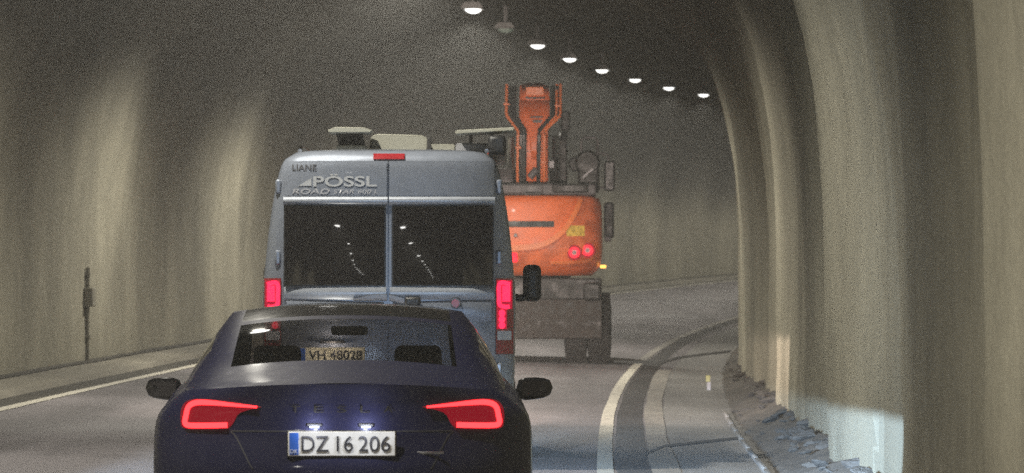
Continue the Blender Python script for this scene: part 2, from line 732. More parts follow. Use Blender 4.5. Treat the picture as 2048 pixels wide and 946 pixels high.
def right_o(s):
    return 1.95 + (interp(s, OR_PTS) - 1.95) * (0.45 if s < 54 else 1.0)


def left_o(s):
    return -7.85


Z_SPRING, CROWN = 1.4, 6.75


def prof_point(s, t):
    """t from 0 (right foot) over the crown to 1 (left foot): offset and height of the lining"""
    ro, lo = right_o(s), left_o(s)
    low = 0.16
    if t < low:
        o, z = ro, -0.15 + (Z_SPRING + 0.15) * t / low
        side = 1.0
    elif t > 1 - low:
        o, z = lo, -0.15 + (Z_SPRING + 0.15) * (1 - t) / low
        side = 1.0
    else:
        th = math.pi * (t - low) / (1 - 2 * low)
        e = 2 / 2.7
        c, sn = math.cos(th), math.sin(th)
        cx = (1.95 + lo) / 2
        half = (1.95 - lo) / 2
        ux = math.copysign(abs(c) ** e, c)
        o = cx + half * ux
        if c > 0:
            o += (ro - 1.95) * max(0, ux) ** 2
        z = Z_SPRING + (CROWN - Z_SPRING) * abs(sn) ** e
        side = abs(c)
    # curtain-like relief of the sprayed concrete
    q = 1.0 if o > -3 else 2.0
    n1 = mnoise.noise(Vector((s * 0.30, q * 11.0, z * 0.13)))
    n2 = mnoise.noise(Vector((s * 0.75, q * 5.0, z * 0.38)))
    n3 = mnoise.noise(Vector((s * 1.9, o * 1.3, z * 1.5)))
    d = 0.12 * n1 + 0.06 * n2 + 0.04 * n3
    d *= (0.45 + 0.55 * side) * (0.7 if q == 1.0 else 0.85)
    cxm = (1.95 + lo) / 2
    v = Vector((o - cxm, (z - 2.0) * 0.9 if z > 2.0 else 0.0))
    v.normalize()
    o += v.x * d
    z += v.y * d
    return P(s, o, 0) * 1.0, o, z


def lining(name, t0, t1, cols, mat, label):
    m = MB()
    rows = []
    for s in stations(S0, S1, 0.30):
        row = []
        for k in range(cols):
            t = t0 + (t1 - t0) * k / (cols - 1)
            _, oo, zz = prof_point(s, t)
            p = P(s, oo)
            p.z += BANK * oo          # heights of the vault are measured from the centre, not from the banked road
            row.append(Vector((p.x, p.y, p.z - BANK * min(2.0, max(-8, oo)) * (1 - sstep(0.5, 4.0, zz)) + zz)))
        rows.append(row)
    m.grid(rows)
    o = m.build(name, mat, angle=80)
    return tag(o, label, 'tunnel wall' if 'wall' in name else 'tunnel vault')


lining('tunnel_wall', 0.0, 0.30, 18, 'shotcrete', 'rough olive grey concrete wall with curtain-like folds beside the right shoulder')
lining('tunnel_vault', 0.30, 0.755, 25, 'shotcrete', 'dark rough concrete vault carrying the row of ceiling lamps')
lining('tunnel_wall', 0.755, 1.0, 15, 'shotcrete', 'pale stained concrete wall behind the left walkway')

# gravel bank at the foot of the right wall
m = MB()
rows = []
for s in stations(-20, 120, 0.25):
    row = []
    for k in range(9):
        t = k / 8
        oo = 1.36 + 0.9 * t
        h = 0.02 + 0.22 * sstep(0.0, 0.75, t)
        h *= 0.75 + 0.5 * mnoise.noise(Vector((s * 0.5, t * 2, 4)))
        h += 0.05 * mnoise.noise(Vector((s * 2.6, t * 6, 1))) * min(1, 6 * t)
        row.append(P(s, oo + 0.05 * mnoise.noise(Vector((s * 1.2, t * 3, 9))), max(0.005, h) if k else -0.03))
    rows.append(row)
m.grid(rows)
bank = tag(m.build('gravel_bank', 'gravel', angle=70), kind='structure')

rock_meshes = []
for k in range(7):
    r = random.Random(k + 40)
    vs, fs = [], []
    nu, nv = 7, 5
    for i in range(nv):
        ph = math.pi * (i + 0.5) / nv
        for j in range(nu):
            th = 2 * math.pi * j / nu
            q = 0.5 * (0.75 + 0.5 * r.random())
            vs.append((q * math.sin(ph) * math.cos(th), q * math.sin(ph) * math.sin(th), 0.62 * q * math.cos(ph)))
    for i in range(nv - 1):
        for j in range(nu):
            fs.append((i * nu + j, (i + 1) * nu + j, (i + 1) * nu + (j + 1) % nu, i * nu + (j + 1) % nu))
    fs.append(tuple(range(nu)))
    fs.append(tuple((nv - 1) * nu + j for j in range(nu - 1, -1, -1)))
    me = bpy.data.meshes.new('stone')
    me.from_pydata(vs, [], fs)
    me.materials.append(MATS['stone'])
    rock_meshes.append(me)
for k in range(120):
    s = random.uniform(29, 70) if k < 105 else random.uniform(70, 90)
    t = random.random() ** 0.8
    oo = 1.44 + 0.55 * t
    ob = bpy.data.objects.new('stone', random.choice(rock_meshes))
    COL.objects.link(ob)
    sz = random.uniform(0.05, 0.17) * (0.6 + 0.7 * t)
    ob.scale = (sz * random.uniform(0.8, 1.6), sz * random.uniform(0.9, 2.0), sz * 0.7)
    ob.rotation_euler = (random.uniform(-0.4, 0.4), random.uniform(-0.4, 0.4), random.uniform(0, 6.3))
    ob.location = P(s, oo, 0.02 + 0.17 * sstep(0, 0.75, t))
    ob.parent = bank

# kerb stones in front of the bank
kerb = empty('kerb', P(45, 1.27))
tag(kerb, 'low pale kerb of short stones in front of the gravel bank', 'kerb')
kb = MB().box((0, 0, 0), (0.04, 1.985, 0.07))
k0 = None
s = 30.0
i = 0
while s < 49.0:
    if k0 is None:
        k0 = kb.build('kerb_stone', 'shoulder_concrete', None, bevel=0.012)
        c = k0
    else:
        c = k0.copy()
        COL.objects.link(c)
    p = P(s, 1.33, 0.008)
    c.location = p - kerb.location
    c.rotation_euler = (0, 0, heading(s))
    c.parent = kerb
    s += 2.0

# marker post with reflector on the right shoulder
mp_ = empty('marker_post', P(57.5, 1.22))
MB().box((0, 0, 0.09), (0.06, 0.05, 0.22)).build('post', 'decal_grey', mp_, bevel=0.01)
MB().box((-0.012, -0.03, 0.16), (0.06, 0.012, 0.09)).build('reflector', 'reflector_yellow', mp_, bevel=0.004)
tag(mp_, 'small white marker post with yellow reflector at the gravel bank', 'marker post')

# cable pipe with a junction box on the left wall
pb = P(61.0, -7.79, 0.1)
cp = empty('cable_pipe', pb, heading(61))
MB().tube([(0, 0, -0.05), (0, 0, 0.9), (0.01, 0, 1.35)], 0.03, 10).build('pipe', 'pipe_metal', cp)
MB().box((0.03, 0, 0.92), (0.14, 0.30, 0.28)).build('junction_box', 'pipe_metal', cp, bevel=0.02)
for zz in (0.35, 1.25):
    MB().box((0.0, 0, zz), (0.09, 0.12, 0.03)).build('clamp', 'pipe_metal', cp)
tag(cp, 'dark vertical cable pipe with a box on the left wall', 'pipe')

# ------------------------------------------------------------------ ceiling lamps
LAMP_S, LAMP_D, LAMP_O, LAMP_H = 77.18, 7.29, -3.31, 6.20
HEI = LAMP_H


def lens_mesh():
    m = MB()
    rows = []
    for i in range(7):
        ph = (math.pi / 2) * i / 6
        rows.append([(0.150 * math.cos(ph) * math.copysign(abs(math.cos(2 * math.pi * k / 20)) ** 0.7, math.cos(2 * math.pi * k / 20)),
                      0.26 * math.cos(ph) * math.copysign(abs(math.sin(2 * math.pi * k / 20)) ** 0.7, math.sin(2 * math.pi * k / 20)),
                      -0.075 * math.sin(ph) ** 1.3) for k in range(20)])
    m.grid(rows, wrap=True)
    return m


LENS = lens_mesh()
HOUS = MB().prism_y([(-0.2, 0.0), (-0.2, 0.05), (-0.13, 0.13), (0.13, 0.13), (0.2, 0.05), (0.2, 0.0)], -0.31, 0.31)
BRKT = MB().box((0, -0.2, 0.36), (0.03, 0.03, 0.5)).box((0, 0.2, 0.36), (0.03, 0.03, 0.5)).box((0, 0, 0.60), (0.14, 0.6, 0.02))
protos = {}
ORD = {0: 'first', 2: 'second', 3: 'third', 4: 'fourth', 5: 'fifth', 6: 'sixth', 7: 'last'}
for i in range(-38, 16):
    s = LAMP_S + i * LAMP_D
    on = (i >= 2) or (i % 2 == 0)
    if not on and i < -2:
        continue
    pos = P(s, LAMP_O, LAMP_H)
    e = empty('ceiling_lamp', pos, heading(s))
    for nm, mb, mt in (('housing', HOUS, 'lamp_housing'), ('bracket', BRKT, 'lamp_housing'), ('lens', LENS, 'lamp_lens' if on else 'lamp_lens_dim')):
        key = (nm, mt)
        if key not in protos:
            ob = mb.build(nm, mt, e, bevel=0.008 if nm == 'housing' else 0)
            protos[key] = ob
        else:
            ob = protos[key].copy()
            COL.objects.link(ob)
            ob.parent = e
    if i in ORD and i < 7:
        lab = 'lit white ceiling lamp, %s of the bright row counted from the top' % ORD[i]
    elif i == 7:
        lab = 'lit white ceiling lamp, last of the bright row where the right wall hides the rest'
    elif i == 1:
        lab = 'dim greenish ceiling lamp between the first and second bright lamps'
    elif i == -1:
        lab = 'dim ceiling lamp cut off by the top edge of the picture'
    elif i > 7:
        lab = 'lit ceiling lamp beyond the bend, hidden by the right wall'
    else:
        lab = 'ceiling lamp above the top edge of the picture'
    tag(e, lab, 'lamp', 'ceiling lamps along the tunnel')
    if on and -14 <= i <= 14:
        ld = bpy.data.lights.new('lamp_beam', 'SPOT')
        ld.energy = LAMP_POWER if i < 2 else FAR_LAMP_POWER
        ld.color = LAMP_COLOR
        ld.spot_size = math.radians(154)
        ld.spot_blend = 0.60
        ld.shadow_soft_size = 0.10
        lo = bpy.data.objects.new('lamp_beam', ld)
        COL.objects.link(lo)
        lo.location = (0, 0, -0.22)
        lo.parent = e

# ------------------------------------------------------------------ shell helpers for vehicles


def shell_outline(w, r, f, Lr, pr, Lf, pf, nr=12, nm=10, nf=8):
    """half plan outline from the rear centre round the side to the front centre: list of (x, y)"""
    pts = []
    for k in range(nr + 1):
        th = (math.pi / 2) * k / nr
        pts.append((w * math.sin(th) ** (2 / pr), r + Lr * (1 - abs(math.cos(th)) ** (2 / pr))))
    y0, y1 = r + Lr, f - Lf
    for k in range(1, nm):
        pts.append((w, y0 + (y1 - y0) * k / nm))
    for k in range(nf + 1):
        th = (math.pi / 2) * k / nf
        pts.append((w * abs(math.cos(th)) ** (2 / pf), f - Lf + Lf * math.sin(th) ** (2 / pf)))
    return pts


def rear_y(x, w, r, Lr, pr):
    """y of the rear surface of a shell at lateral position x"""
    a = min(1.0, abs(x) / w)
    return r + Lr * (1 - (1 - a ** pr) ** (1 / pr))


def surf_strip(path, widths, yfun, lift, thick):
    """bar of the given widths along a path of (x, z), following a rear surface y = yfun(x, z)"""
    m = MB()
    n = len(path)
    fr_, bk = [], []
    for i, (x, z) in enumerate(path):
        a = path[max(0, i - 1)]
        b = path[min(n - 1, i + 1)]
        dx, dz = b[0] - a[0], b[1] - a[1]
        L = math.hypot(dx, dz) or 1
        nx, nz = -dz / L, dx / L
        w = widths[i] / 2
        q0 = (x + nx * w, z + nz * w)
        q1 = (x - nx * w, z - nz * w)
        fr_.append([(q[0], yfun(*q) - lift - thick, q[1]) for q in (q0, q1)])
        bk.append([(q[0], yfun(*q) - lift + 0.004, q[1]) for q in (q0, q1)])
    rows = [[bk[i][0], fr_[i][0], fr_[i][1], bk[i][1]] for i in range(n)]
    m.grid(rows)
    m.add(rows[0], [(0, 1, 2, 3)])
    m.add(rows[-1], [(3, 2, 1, 0)])
    return m


def smooth_path(pts, sub=6):
    """Catmull-Rom through 2-D points"""
    out = []
    n = len(pts)
    for i in range(n - 1):
        p0, p1, p2, p3 = pts[max(0, i - 1)], pts[i], pts[i + 1], pts[min(n - 1, i + 2)]
        for k in range(sub):
            t = k / sub
            out.append(tuple(0.5 * (2 * b + (c - a) * t + (2 * a - 5 * b + 4 * c - d) * t * t + (3 * b - a - 3 * c + d) * t**3) for a, b, c, d in zip(p0, p1, p2, p3)))
    out.append(pts[-1])
    return out


def patch(x0, x1, z0, z1, yfun, lift, nx=8, nz=8, depth=0.02):
    """panel between x0..x1 and z0..z1 following the rear surface, with turned-in edges"""
    m = MB()
    rows = []
    for j in range(nz + 1):
        z = z0 + (z1 - z0) * j / nz
        rows.append([(x, yfun(x, z) - lift, z) for x in [x0 + (x1 - x0) * i / nx for i in range(nx + 1)]])
    ring_in = [[(p[0], p[1] + depth, p[2]) for p in r] for r in rows]
    m.grid(rows, flip=False)
    for edge_a, edge_b in ((rows[0], ring_in[0]), (ring_in[-1], rows[-1])):
        m.grid([edge_b, edge_a])
    m.grid([[r[0] for r in rows], [r[0] for r in ring_in]])
    m.grid([[r[-1] for r in ring_in], [r[-1] for r in rows]])
    return m


def wheel(parent, x, y, r, w, rimr):
    sgn = 1 if x > 0 else -1
    t = MB().lathe_x([(-w / 2, rimr), (-w / 2 + 0.01, r - 0.04), (-w / 2 + 0.05, r), (w / 2 - 0.05, r), (w / 2 - 0.01, r - 0.04), (w / 2, rimr)], (x, y, r)).build('wheel', 'rubber', parent)
    mb = MB().lathe_x([(sgn * (w / 2 - 0.05), rimr), (sgn * (w / 2 - 0.015), rimr * 0.98), (sgn * (w / 2 - 0.03), rimr * 0.85), (sgn * (w / 2 - 0.06), rimr * 0.5), (sgn * (w / 2 - 0.02), rimr * 0.15)], (x, y, r), 24)
    rim = mb.build('rim', 'rim_metal', t)
    return t


# ------------------------------------------------------------------ the dark blue saloon car
CAR = empty('saloon_car', (-0.806, 20.0, 0.03), 0.026)
tag(CAR, 'dark blue saloon car with red C-shaped tail lights, closest to the viewer', 'car')
C_LV = [(0.19, 0.78, 0.16), (0.30, 0.87, 0.05), (0.42, 0.905, 0.01), (0.55, 0.918, 0.0), (0.66, 0.922, 0.005), (0.76, 0.922, 0.03),
        (0.84, 0.918, 0.055), (0.92, 0.905, 0.065), (0.98, 0.882, 0.07), (1.02, 0.850, 0.065), (1.05, 0.815, 0.055), (1.072, 0.775, 0.05)]
C_L, C_P = 0.62, 2.7


def c_w(z):
    return sinterp(z, [(a, b) for a, b, c in C_LV])


def c_r(z):
    return sinterp(z, [(a, c) for a, b, c in C_LV])


def c_y(x, z):
    return rear_y(x, c_w(z), c_r(z), C_L, C_P) if abs(x) < c_w(z) else c_r(z) + C_L


def c_lower(y, z):
    """the bonnet and front end sink towards the nose; the deck lip drops to the sides"""
    return z - max(0, z - 0.45) * 0.42 * sstep(3.3, 4.72, y)


def c_lip(x, y, z):
    # the deck lip falls off towards the corners
    return z - 0.055 * sstep(0.85, 1.07, z) * (abs(x) / 0.85) ** 2.4 * (1 - sstep(0.6, 1.6, y)) * 1.0


m = MB()
rows = []
zs = [0.19 + (1.072 - 0.19) * k / 30 for k in range(31)]
for z in zs:
    half = shell_outline(c_w(z), c_r(z), 4.70 - 0.25 * max(0, 0.4 - z), C_L, C_P, 1.0, 2.2, 16, 14, 8)
    full = [(x, y) for x, y in half] + [(-x, y) for x, y in half[-2:0:-1]]
    rows.append([(x, y, c_lip(x, y, c_lower(y, z))) for x, y in full])
m.grid(rows, wrap=True)
m.f.append(tuple(range(len(rows[0]) - 1, -1, -1)))
# deck, flanks of the greenhouse and bonnet: rings shrinking inwards from the lip
top = rows[-1]
ring2 = []
fix_normals(m.build('body', 'navy_paint', CAR, angle=50))

# upper deck and greenhouse as stations along the car
ZC = [(0.055, 1.076), (0.15, 1.087), (0.30, 1.105), (0.74, 1.172), (1.1, 1.262), (1.5, 1.345), (1.9, 1.403), (2.3, 1.437), (2.55, 1.44), (2.85, 1.425), (3.05, 1.385), (3.4, 1.24), (3.9, 1.0), (4.3, 0.89), (4.66, 0.74)]
ZB = [(0.055, 1.068), (0.12, 1.056), (0.20, 1.046), (0.30, 1.036), (0.50, 1.026), (0.74, 1.012), (1.2, 0.995), (2.0, 0.98), (3.0, 0.965), (3.9, 0.93), (4.3, 0.84), (4.66, 0.70)]
WB = [(0.055, 0.20), (0.08, 0.36), (0.12, 0.475), (0.20, 0.60), (0.30, 0.69), (0.50, 0.755), (0.74, 0.79), (1.2, 0.82), (2.0, 0.83), (3.0, 0.83), (3.9, 0.80), (4.3, 0.72), (4.66, 0.45)]
WT = [(0.055, 0.15), (0.08, 0.30), (0.12, 0.42), (0.20, 0.53), (0.30, 0.60), (0.50, 0.635), (0.74, 0.63), (1.1, 0.62), (1.5, 0.612), (1.9, 0.608), (2.3, 0.605), (2.9, 0.60), (3.4, 0.62), (3.9, 0.66), (4.3, 0.60), (4.66, 0.36)]
ys_ = sorted(set([0.055, 0.066, 0.08, 0.10, 0.12, 0.16, 0.2, 0.25] + [round(0.3 + 0.11 * k, 3) for k in range(40)] + [0.74, 1.62, 2.95, 3.85, 4.66]))
ys_ = [y for y in ys_ if y <= 4.66]
US = [0, 0.2, 0.4, 0.6, 0.8, 1.0]


def c_section(y):
    zc, zb, wb, wt = (sinterp(y, t) for t in (ZC, ZB, WB, WT))
    side_top = max(zb + 0.004, zc - 0.045)
    half = []
    for u in US:                                            # side, belt to roof edge
        bul = 0.035 * math.sin(math.pi * u)
        half.append((wb + (wt - wb) * u + bul * (1 if side_top - zb > 0.1 else 0.4), zb + (side_top - zb) * u))
    for t in (0.12, 0.25, 0.42, 0.6, 0.8, 1.0):             # roof or glass, edge to centre
        x = wt * (1 - t)
        half.append((x, side_top + (zc - side_top) * (1 - (x / wt) ** 2.3)))
    return [(x, y, z) for x, z in half] + [(-x, y, z) for x, z in half[-2::-1]]


sec = [c_section(y) for y in ys_]
NC = len(sec[0])
parts = {}
for i in range(len(ys_) - 1):
    ym = 0.5 * (ys_[i] + ys_[i + 1])
    for j in range(NC - 1):
        jj = min(j, NC - 2 - j)
        if jj >= 6 and 0.74 < ym < 1.62:
            k = 'rear_window'
        elif jj >= 6 and 1.74 < ym < 2.72:
            k = 'glass_roof'
        elif jj >= 6 and 2.95 < ym < 3.85:
            k = 'windscreen'
        elif jj in (1, 2, 3) and 1.25 < ym < 3.3:
            k = 'side_window' if j < NC / 2 else 'side_window_b'
        else:
            k = 'upper_body'
        q = parts.setdefault(k, MB())
        a, b = sec[i], sec[i + 1]
        q.add([a[j], a[j + 1], b[j + 1], b[j]], [(0, 1, 2, 3)])
import bmesh


def weld(o):
    bm = bmesh.new()
    bm.from_mesh(o.data)
    bmesh.ops.remove_doubles(bm, verts=bm.verts, dist=1e-5)
    bmesh.ops.recalc_face_normals(bm, faces=bm.faces)
    bm.to_mesh(o.data)
    bm.free()
    for p in o.data.polygons:
        p.use_smooth = True
    return o


for k, q in parts.items():
    mt = {'upper_body': 'navy_paint', 'rear_window': 'tinted_glass', 'windscreen': 'clear_glass', 'glass_roof': 'black_gloss'}.get(k, 'tinted_glass')
    weld(q.build(k.replace('_b', '') if k == 'side_window_b' else k, mt, CAR, angle=60))
# shelf, seats and dashboard inside
MB().box((0, 0.95, 0.90), (1.2, 0.42, 0.05)).build('parcel_shelf', 'cabin_dark', CAR, bevel=0.01)
MB().box((0, 3.45, 0.86), (1.35, 0.5, 0.14)).build('dashboard', 'cabin_dark', CAR, bevel=0.05, seg=3)
MB().box((0, 2.3, 0.30), (1.5, 3.4, 0.06)).build('floor_pan', 'cabin_dark', CAR)
for nm, xs, yb in (('front_seat', (-0.37, 0.37), 2.35), ('rear_seat', (-0.36, 0.36), 1.28)):
    for x in xs:
        mb = MB()
        lean = Matrix.Rotation(math.radians(14), 3, 'X')
        mb.box((x, yb, 0.76), (0.46 if nm == 'front_seat' else 0.66, 0.13, 0.56 if nm == 'front_seat' else 0.48), lean)
        mb.box((x, yb + 0.28, 0.47), (0.48 if nm == 'front_seat' else 0.66, 0.5, 0.14))
        st = mb.build(nm, 'cabin_dark', CAR, bevel=0.05, seg=3)
        MB().box((x, yb - 0.10, 1.12 if nm == 'front_seat' else 1.03), (0.25, 0.09, 0.20 if nm == 'front_seat' else 0.11), lean).build('headrest', 'cabin_dark', st, bevel=0.04, seg=3)
MB().box((0.0, 3.0, 1.285), (0.20, 0.03, 0.05)).build('inside_mirror', 'black_gloss', CAR, bevel=0.015)
MB().lathe([(-0.02, 0.17), (-0.02, 0.19), (0.02, 0.19), (0.02, 0.17)], (-0.37, 3.02, 0.86), 'Y', 24).build('steering_wheel', 'black_plastic', CAR)

# tail lights: dark red lens with the bright C-shaped bar in it
for sg in (-1, 1):
    cpts = smooth_path([(sg * 0.403, 0.962), (sg * 0.50, 0.970), (sg * 0.62, 0.980), (sg * 0.695, 0.980), (sg * 0.735, 0.960), (sg * 0.748, 0.915), (sg * 0.752, 0.885), (sg * 0.735, 0.872), (sg * 0.66, 0.872), (sg * 0.545, 0.876)], 5)
    nn = len(cpts)
    wid = [0.010 + 0.015 * sstep(0, 0.3, k / nn) for k in range(nn)]
    lensm = MB()
    outl = [(0.375, 0.963), (0.50, 0.985), (0.66, 0.997), (0.735, 0.990), (0.770, 0.955), (0.776, 0.895), (0.765, 0.856), (0.70, 0.852), (0.58, 0.855), (0.53, 0.866), (0.51, 0.89), (0.48, 0.935)]
    outl = smooth_path(outl + [outl[0]], 3)[:-1]
    cen = (0.64, 0.925)
    rings = []
    for t in (0.0, 0.35, 0.7, 0.93, 1.0):
        rings.append([(sg * (cen[0] + (x - cen[0]) * t), 0, cen[1] + (z - cen[1]) * t) for x, z in outl])
    rings = [[(x, c_y(x, z) - (0.006 if k < 4 else -0.004), z - 0.0) for x, _, z in r] for k, r in enumerate(rings)]
    lensm.grid(rings, wrap=True)
    lt = lensm.build('tail_light', 'lens_glow_red', CAR)
    fix_normals(lt)
    bar = surf_strip(cpts, wid, c_y, 0.008, 0.008).build('light_bar', 'bar_red', lt)
    fix_normals(bar)

# number plate
PZ = 0.79
py = c_y(0.0, PZ) - 0.012
pl = MB().box((0, py - 0.004, PZ), (0.52, 0.008, 0.128)).build('number_plate', 'black_plastic', CAR, bevel=0.003)
MB().box((0, py - 0.010, PZ), (0.508, 0.006, 0.116)).build('plate_face', 'plate_white', pl, bevel=0.003)
MB().box((-0.226, py - 0.0145, PZ), (0.042, 0.004, 0.104)).build('country_band', 'plate_blue', pl)
for tx, xx, ww in (('DZ', -0.190, 0.128), ('16', -0.024, 0.078), ('206', 0.080, 0.150)):
    text('plate_lettering', tx, 0.074, 'ink', pl, (xx, py - 0.0150, PZ), width=ww, align='LEFT')
text('country_code', 'DK', 0.018, 'decal_white', pl, (-0.226, py - 0.0180, PZ - 0.035))
for x in (-0.13, 0.115):
    pz = PZ + 0.087
    h = MB().box((x, c_y(x, pz) - 0.004, pz), (0.07, 0.016, 0.014)).build('plate_light', 'black_plastic', CAR, bevel=0.003)
    MB().box((x, c_y(x, pz) - 0.010, pz - 0.009), (0.045, 0.016, 0.006)).build('lamp_glass', 'plate_led', h)
    ld = bpy.data.lights.new('plate_beam', 'POINT')
    ld.energy = 2.0
    ld.color = (0.82, 0.87, 1.0)
    ld.shadow_soft_size = 0.012
    lo = bpy.data.objects.new('plate_beam', ld)
    COL.objects.link(lo)
    lo.location = (x, c_y(x, pz) - 0.075, pz - 0.005)
    lo.parent = h
# spaced chrome letters above the plate and a small badge
for k, ch in enumerate('TESLA'):
    x = (k - 2) * 0.110
    z = 0.952
    text('badge_letter', ch, 0.032, 'badge_metal', CAR, (x, c_y(x, z) - 0.010, z), width=0.045, extrude=0.003, yfun=lambda x, z: c_y(x, z) - 0.006)
MB().box((0.41, c_y(0.41, 0.745) - 0.004, 0.745), (0.15, 0.006, 0.012)).build('model_badge', 'rim_metal', CAR, bevel=0.002)
# boot lid shut lines
for sg in (-1, 1):
    surf_strip(smooth_path([(sg * 0.53, 0.845), (sg * 0.50, 0.815), (sg * 0.44, 0.70), (sg * 0.42, 0.67)], 5), [0.006] * 16, c_y, 0.0, 0.0015).build('shut_line', 'ink', CAR)
surf_strip([(x, 0.848) for x in [-0.53 + 0.053 * k for k in range(21)]], [0.006] * 21, c_y, 0.0, 0.0015).build('shut_line', 'ink', CAR)
# bumper lower part
mb = MB()
rows = []
for z in (0.16, 0.22, 0.30, 0.36):
    rows.append([(x, c_y(x, max(0.2, z)) - 0.012, z) for x in [-0.8 + 0.08 * k for k in range(21)]])
mb.grid(rows)
mb.build('diffuser', 'black_plastic', CAR, solid=-0.02)
# door mirrors
for sg in (-1, 1):
    mm_ = MB()
    prof = []
    for k in range(10):
        t = k / 9
        prof.append(t)
    rows = []
    for t in (0.0, 0.08, 0.25, 0.5, 0.75, 0.92, 1.0):
        rad = (1 - abs(2 * t - 1) ** 3.2) ** (1 / 3.2) if 0 < t < 1 else 0.04
        x = sg * (0.905 + 0.20 * t)
        zc = 0.965 + 0.012 * t
        row = []
        for k in range(16):
            a = 2 * math.pi * k / 16
            ca, sa = math.cos(a), math.sin(a)
            yy = math.copysign(abs(ca) ** 0.7, ca) * 0.07 * rad + 0.03 * t * 0
            zz = math.copysign(abs(sa) ** 0.7, sa) * 0.068 * rad * (1.0 - 0.22 * t)
            row.append((x, 2.98 + yy - 0.03 * t, zc + zz))
        rows.append(row)
    mm_.grid(rows, wrap=True)
    mi = fix_normals(mm_.build('door_mirror', 'black_gloss', CAR, angle=80))
    MB().box((sg * (1.005), 2.897, 0.972), (0.14, 0.008, 0.085)).build('mirror_glass', 'privacy_glass', mi, bevel=0.003)
    MB().tube([(sg * 0.83, 3.02, 0.93), (sg * 0.90, 3.0, 0.945), (sg * 0.94, 2.98, 0.95)], [0.03, 0.025, 0.03], 8).build('mirror_arm', 'black_plastic', mi)
for x, y in ((-0.80, 0.95), (0.80, 0.95), (-0.80, 3.83), (0.80, 3.83)):
    wheel(CAR, x, y, 0.335, 0.235, 0.235)

# ------------------------------------------------------------------ the grey camper van
VAN = empty('camper_van', (-1.01, 34.5, 0.035), 0.0)
tag(VAN, 'grey high-roof camper van with dark rear windows behind the dark blue car', 'van')
V_LV = [(0.34, 0.98, 0.05), (0.50, 1.015, 0.02), (0.9, 1.035, 0.0), (1.35, 1.04, 0.0), (1.7, 1.015, 0.012), (2.0, 0.983, 0.026), (2.3, 0.935, 0.045), (2.46, 0.895, 0.06), (2.54, 0.85, 0.085), (2.585, 0.77, 0.13)]
V_L, V_P = 0.22, 3.2


def v_w(z):
    return sinterp(z, [(a, b) for a, b, c in V_LV])


def v_r(z):
    return sinterp(z, [(a, c) for a, b, c in V_LV])


def v_y(x, z):
    return rear_y(x, v_w(z), v_r(z), V_L, V_P) if abs(x) < v_w(z) else v_r(z) + V_L


m = MB()
rows = []
for k in range(41):
    z = 0.34 + (2.585 - 0.34) * k / 40
    f = 5.95 - 1.55 * max(0, (z - 1.1) / 1.5) ** 0.9
    half = shell_outline(v_w(z), v_r(z), f, V_L, V_P, 0.8, 2.4, 14, 10, 8)
    rows.append([(x, y, z) for x, y in half] + [(-x, y, z) for x, y in half[-2:0:-1]])
lastrow = rows[-1]
for t, dz in ((0.85, 0.022), (0.6, 0.04), (0.3, 0.048), (0.02, 0.05)):
    rows.append([(x * t, 2.4 + (y - 2.4) * (0.3 + 0.7 * t), 2.585 + dz) for x, y, z in lastrow])
m.grid(rows, wrap=True)
m.f.append(tuple(range(len(rows[0]) - 1, -1, -1)))
m.f.append(tuple(len(m.v) - len(rows[0]) + q for q in range(len(rows[0]))))
fix_normals(m.build('body', 'van_paint', VAN, angle=45))
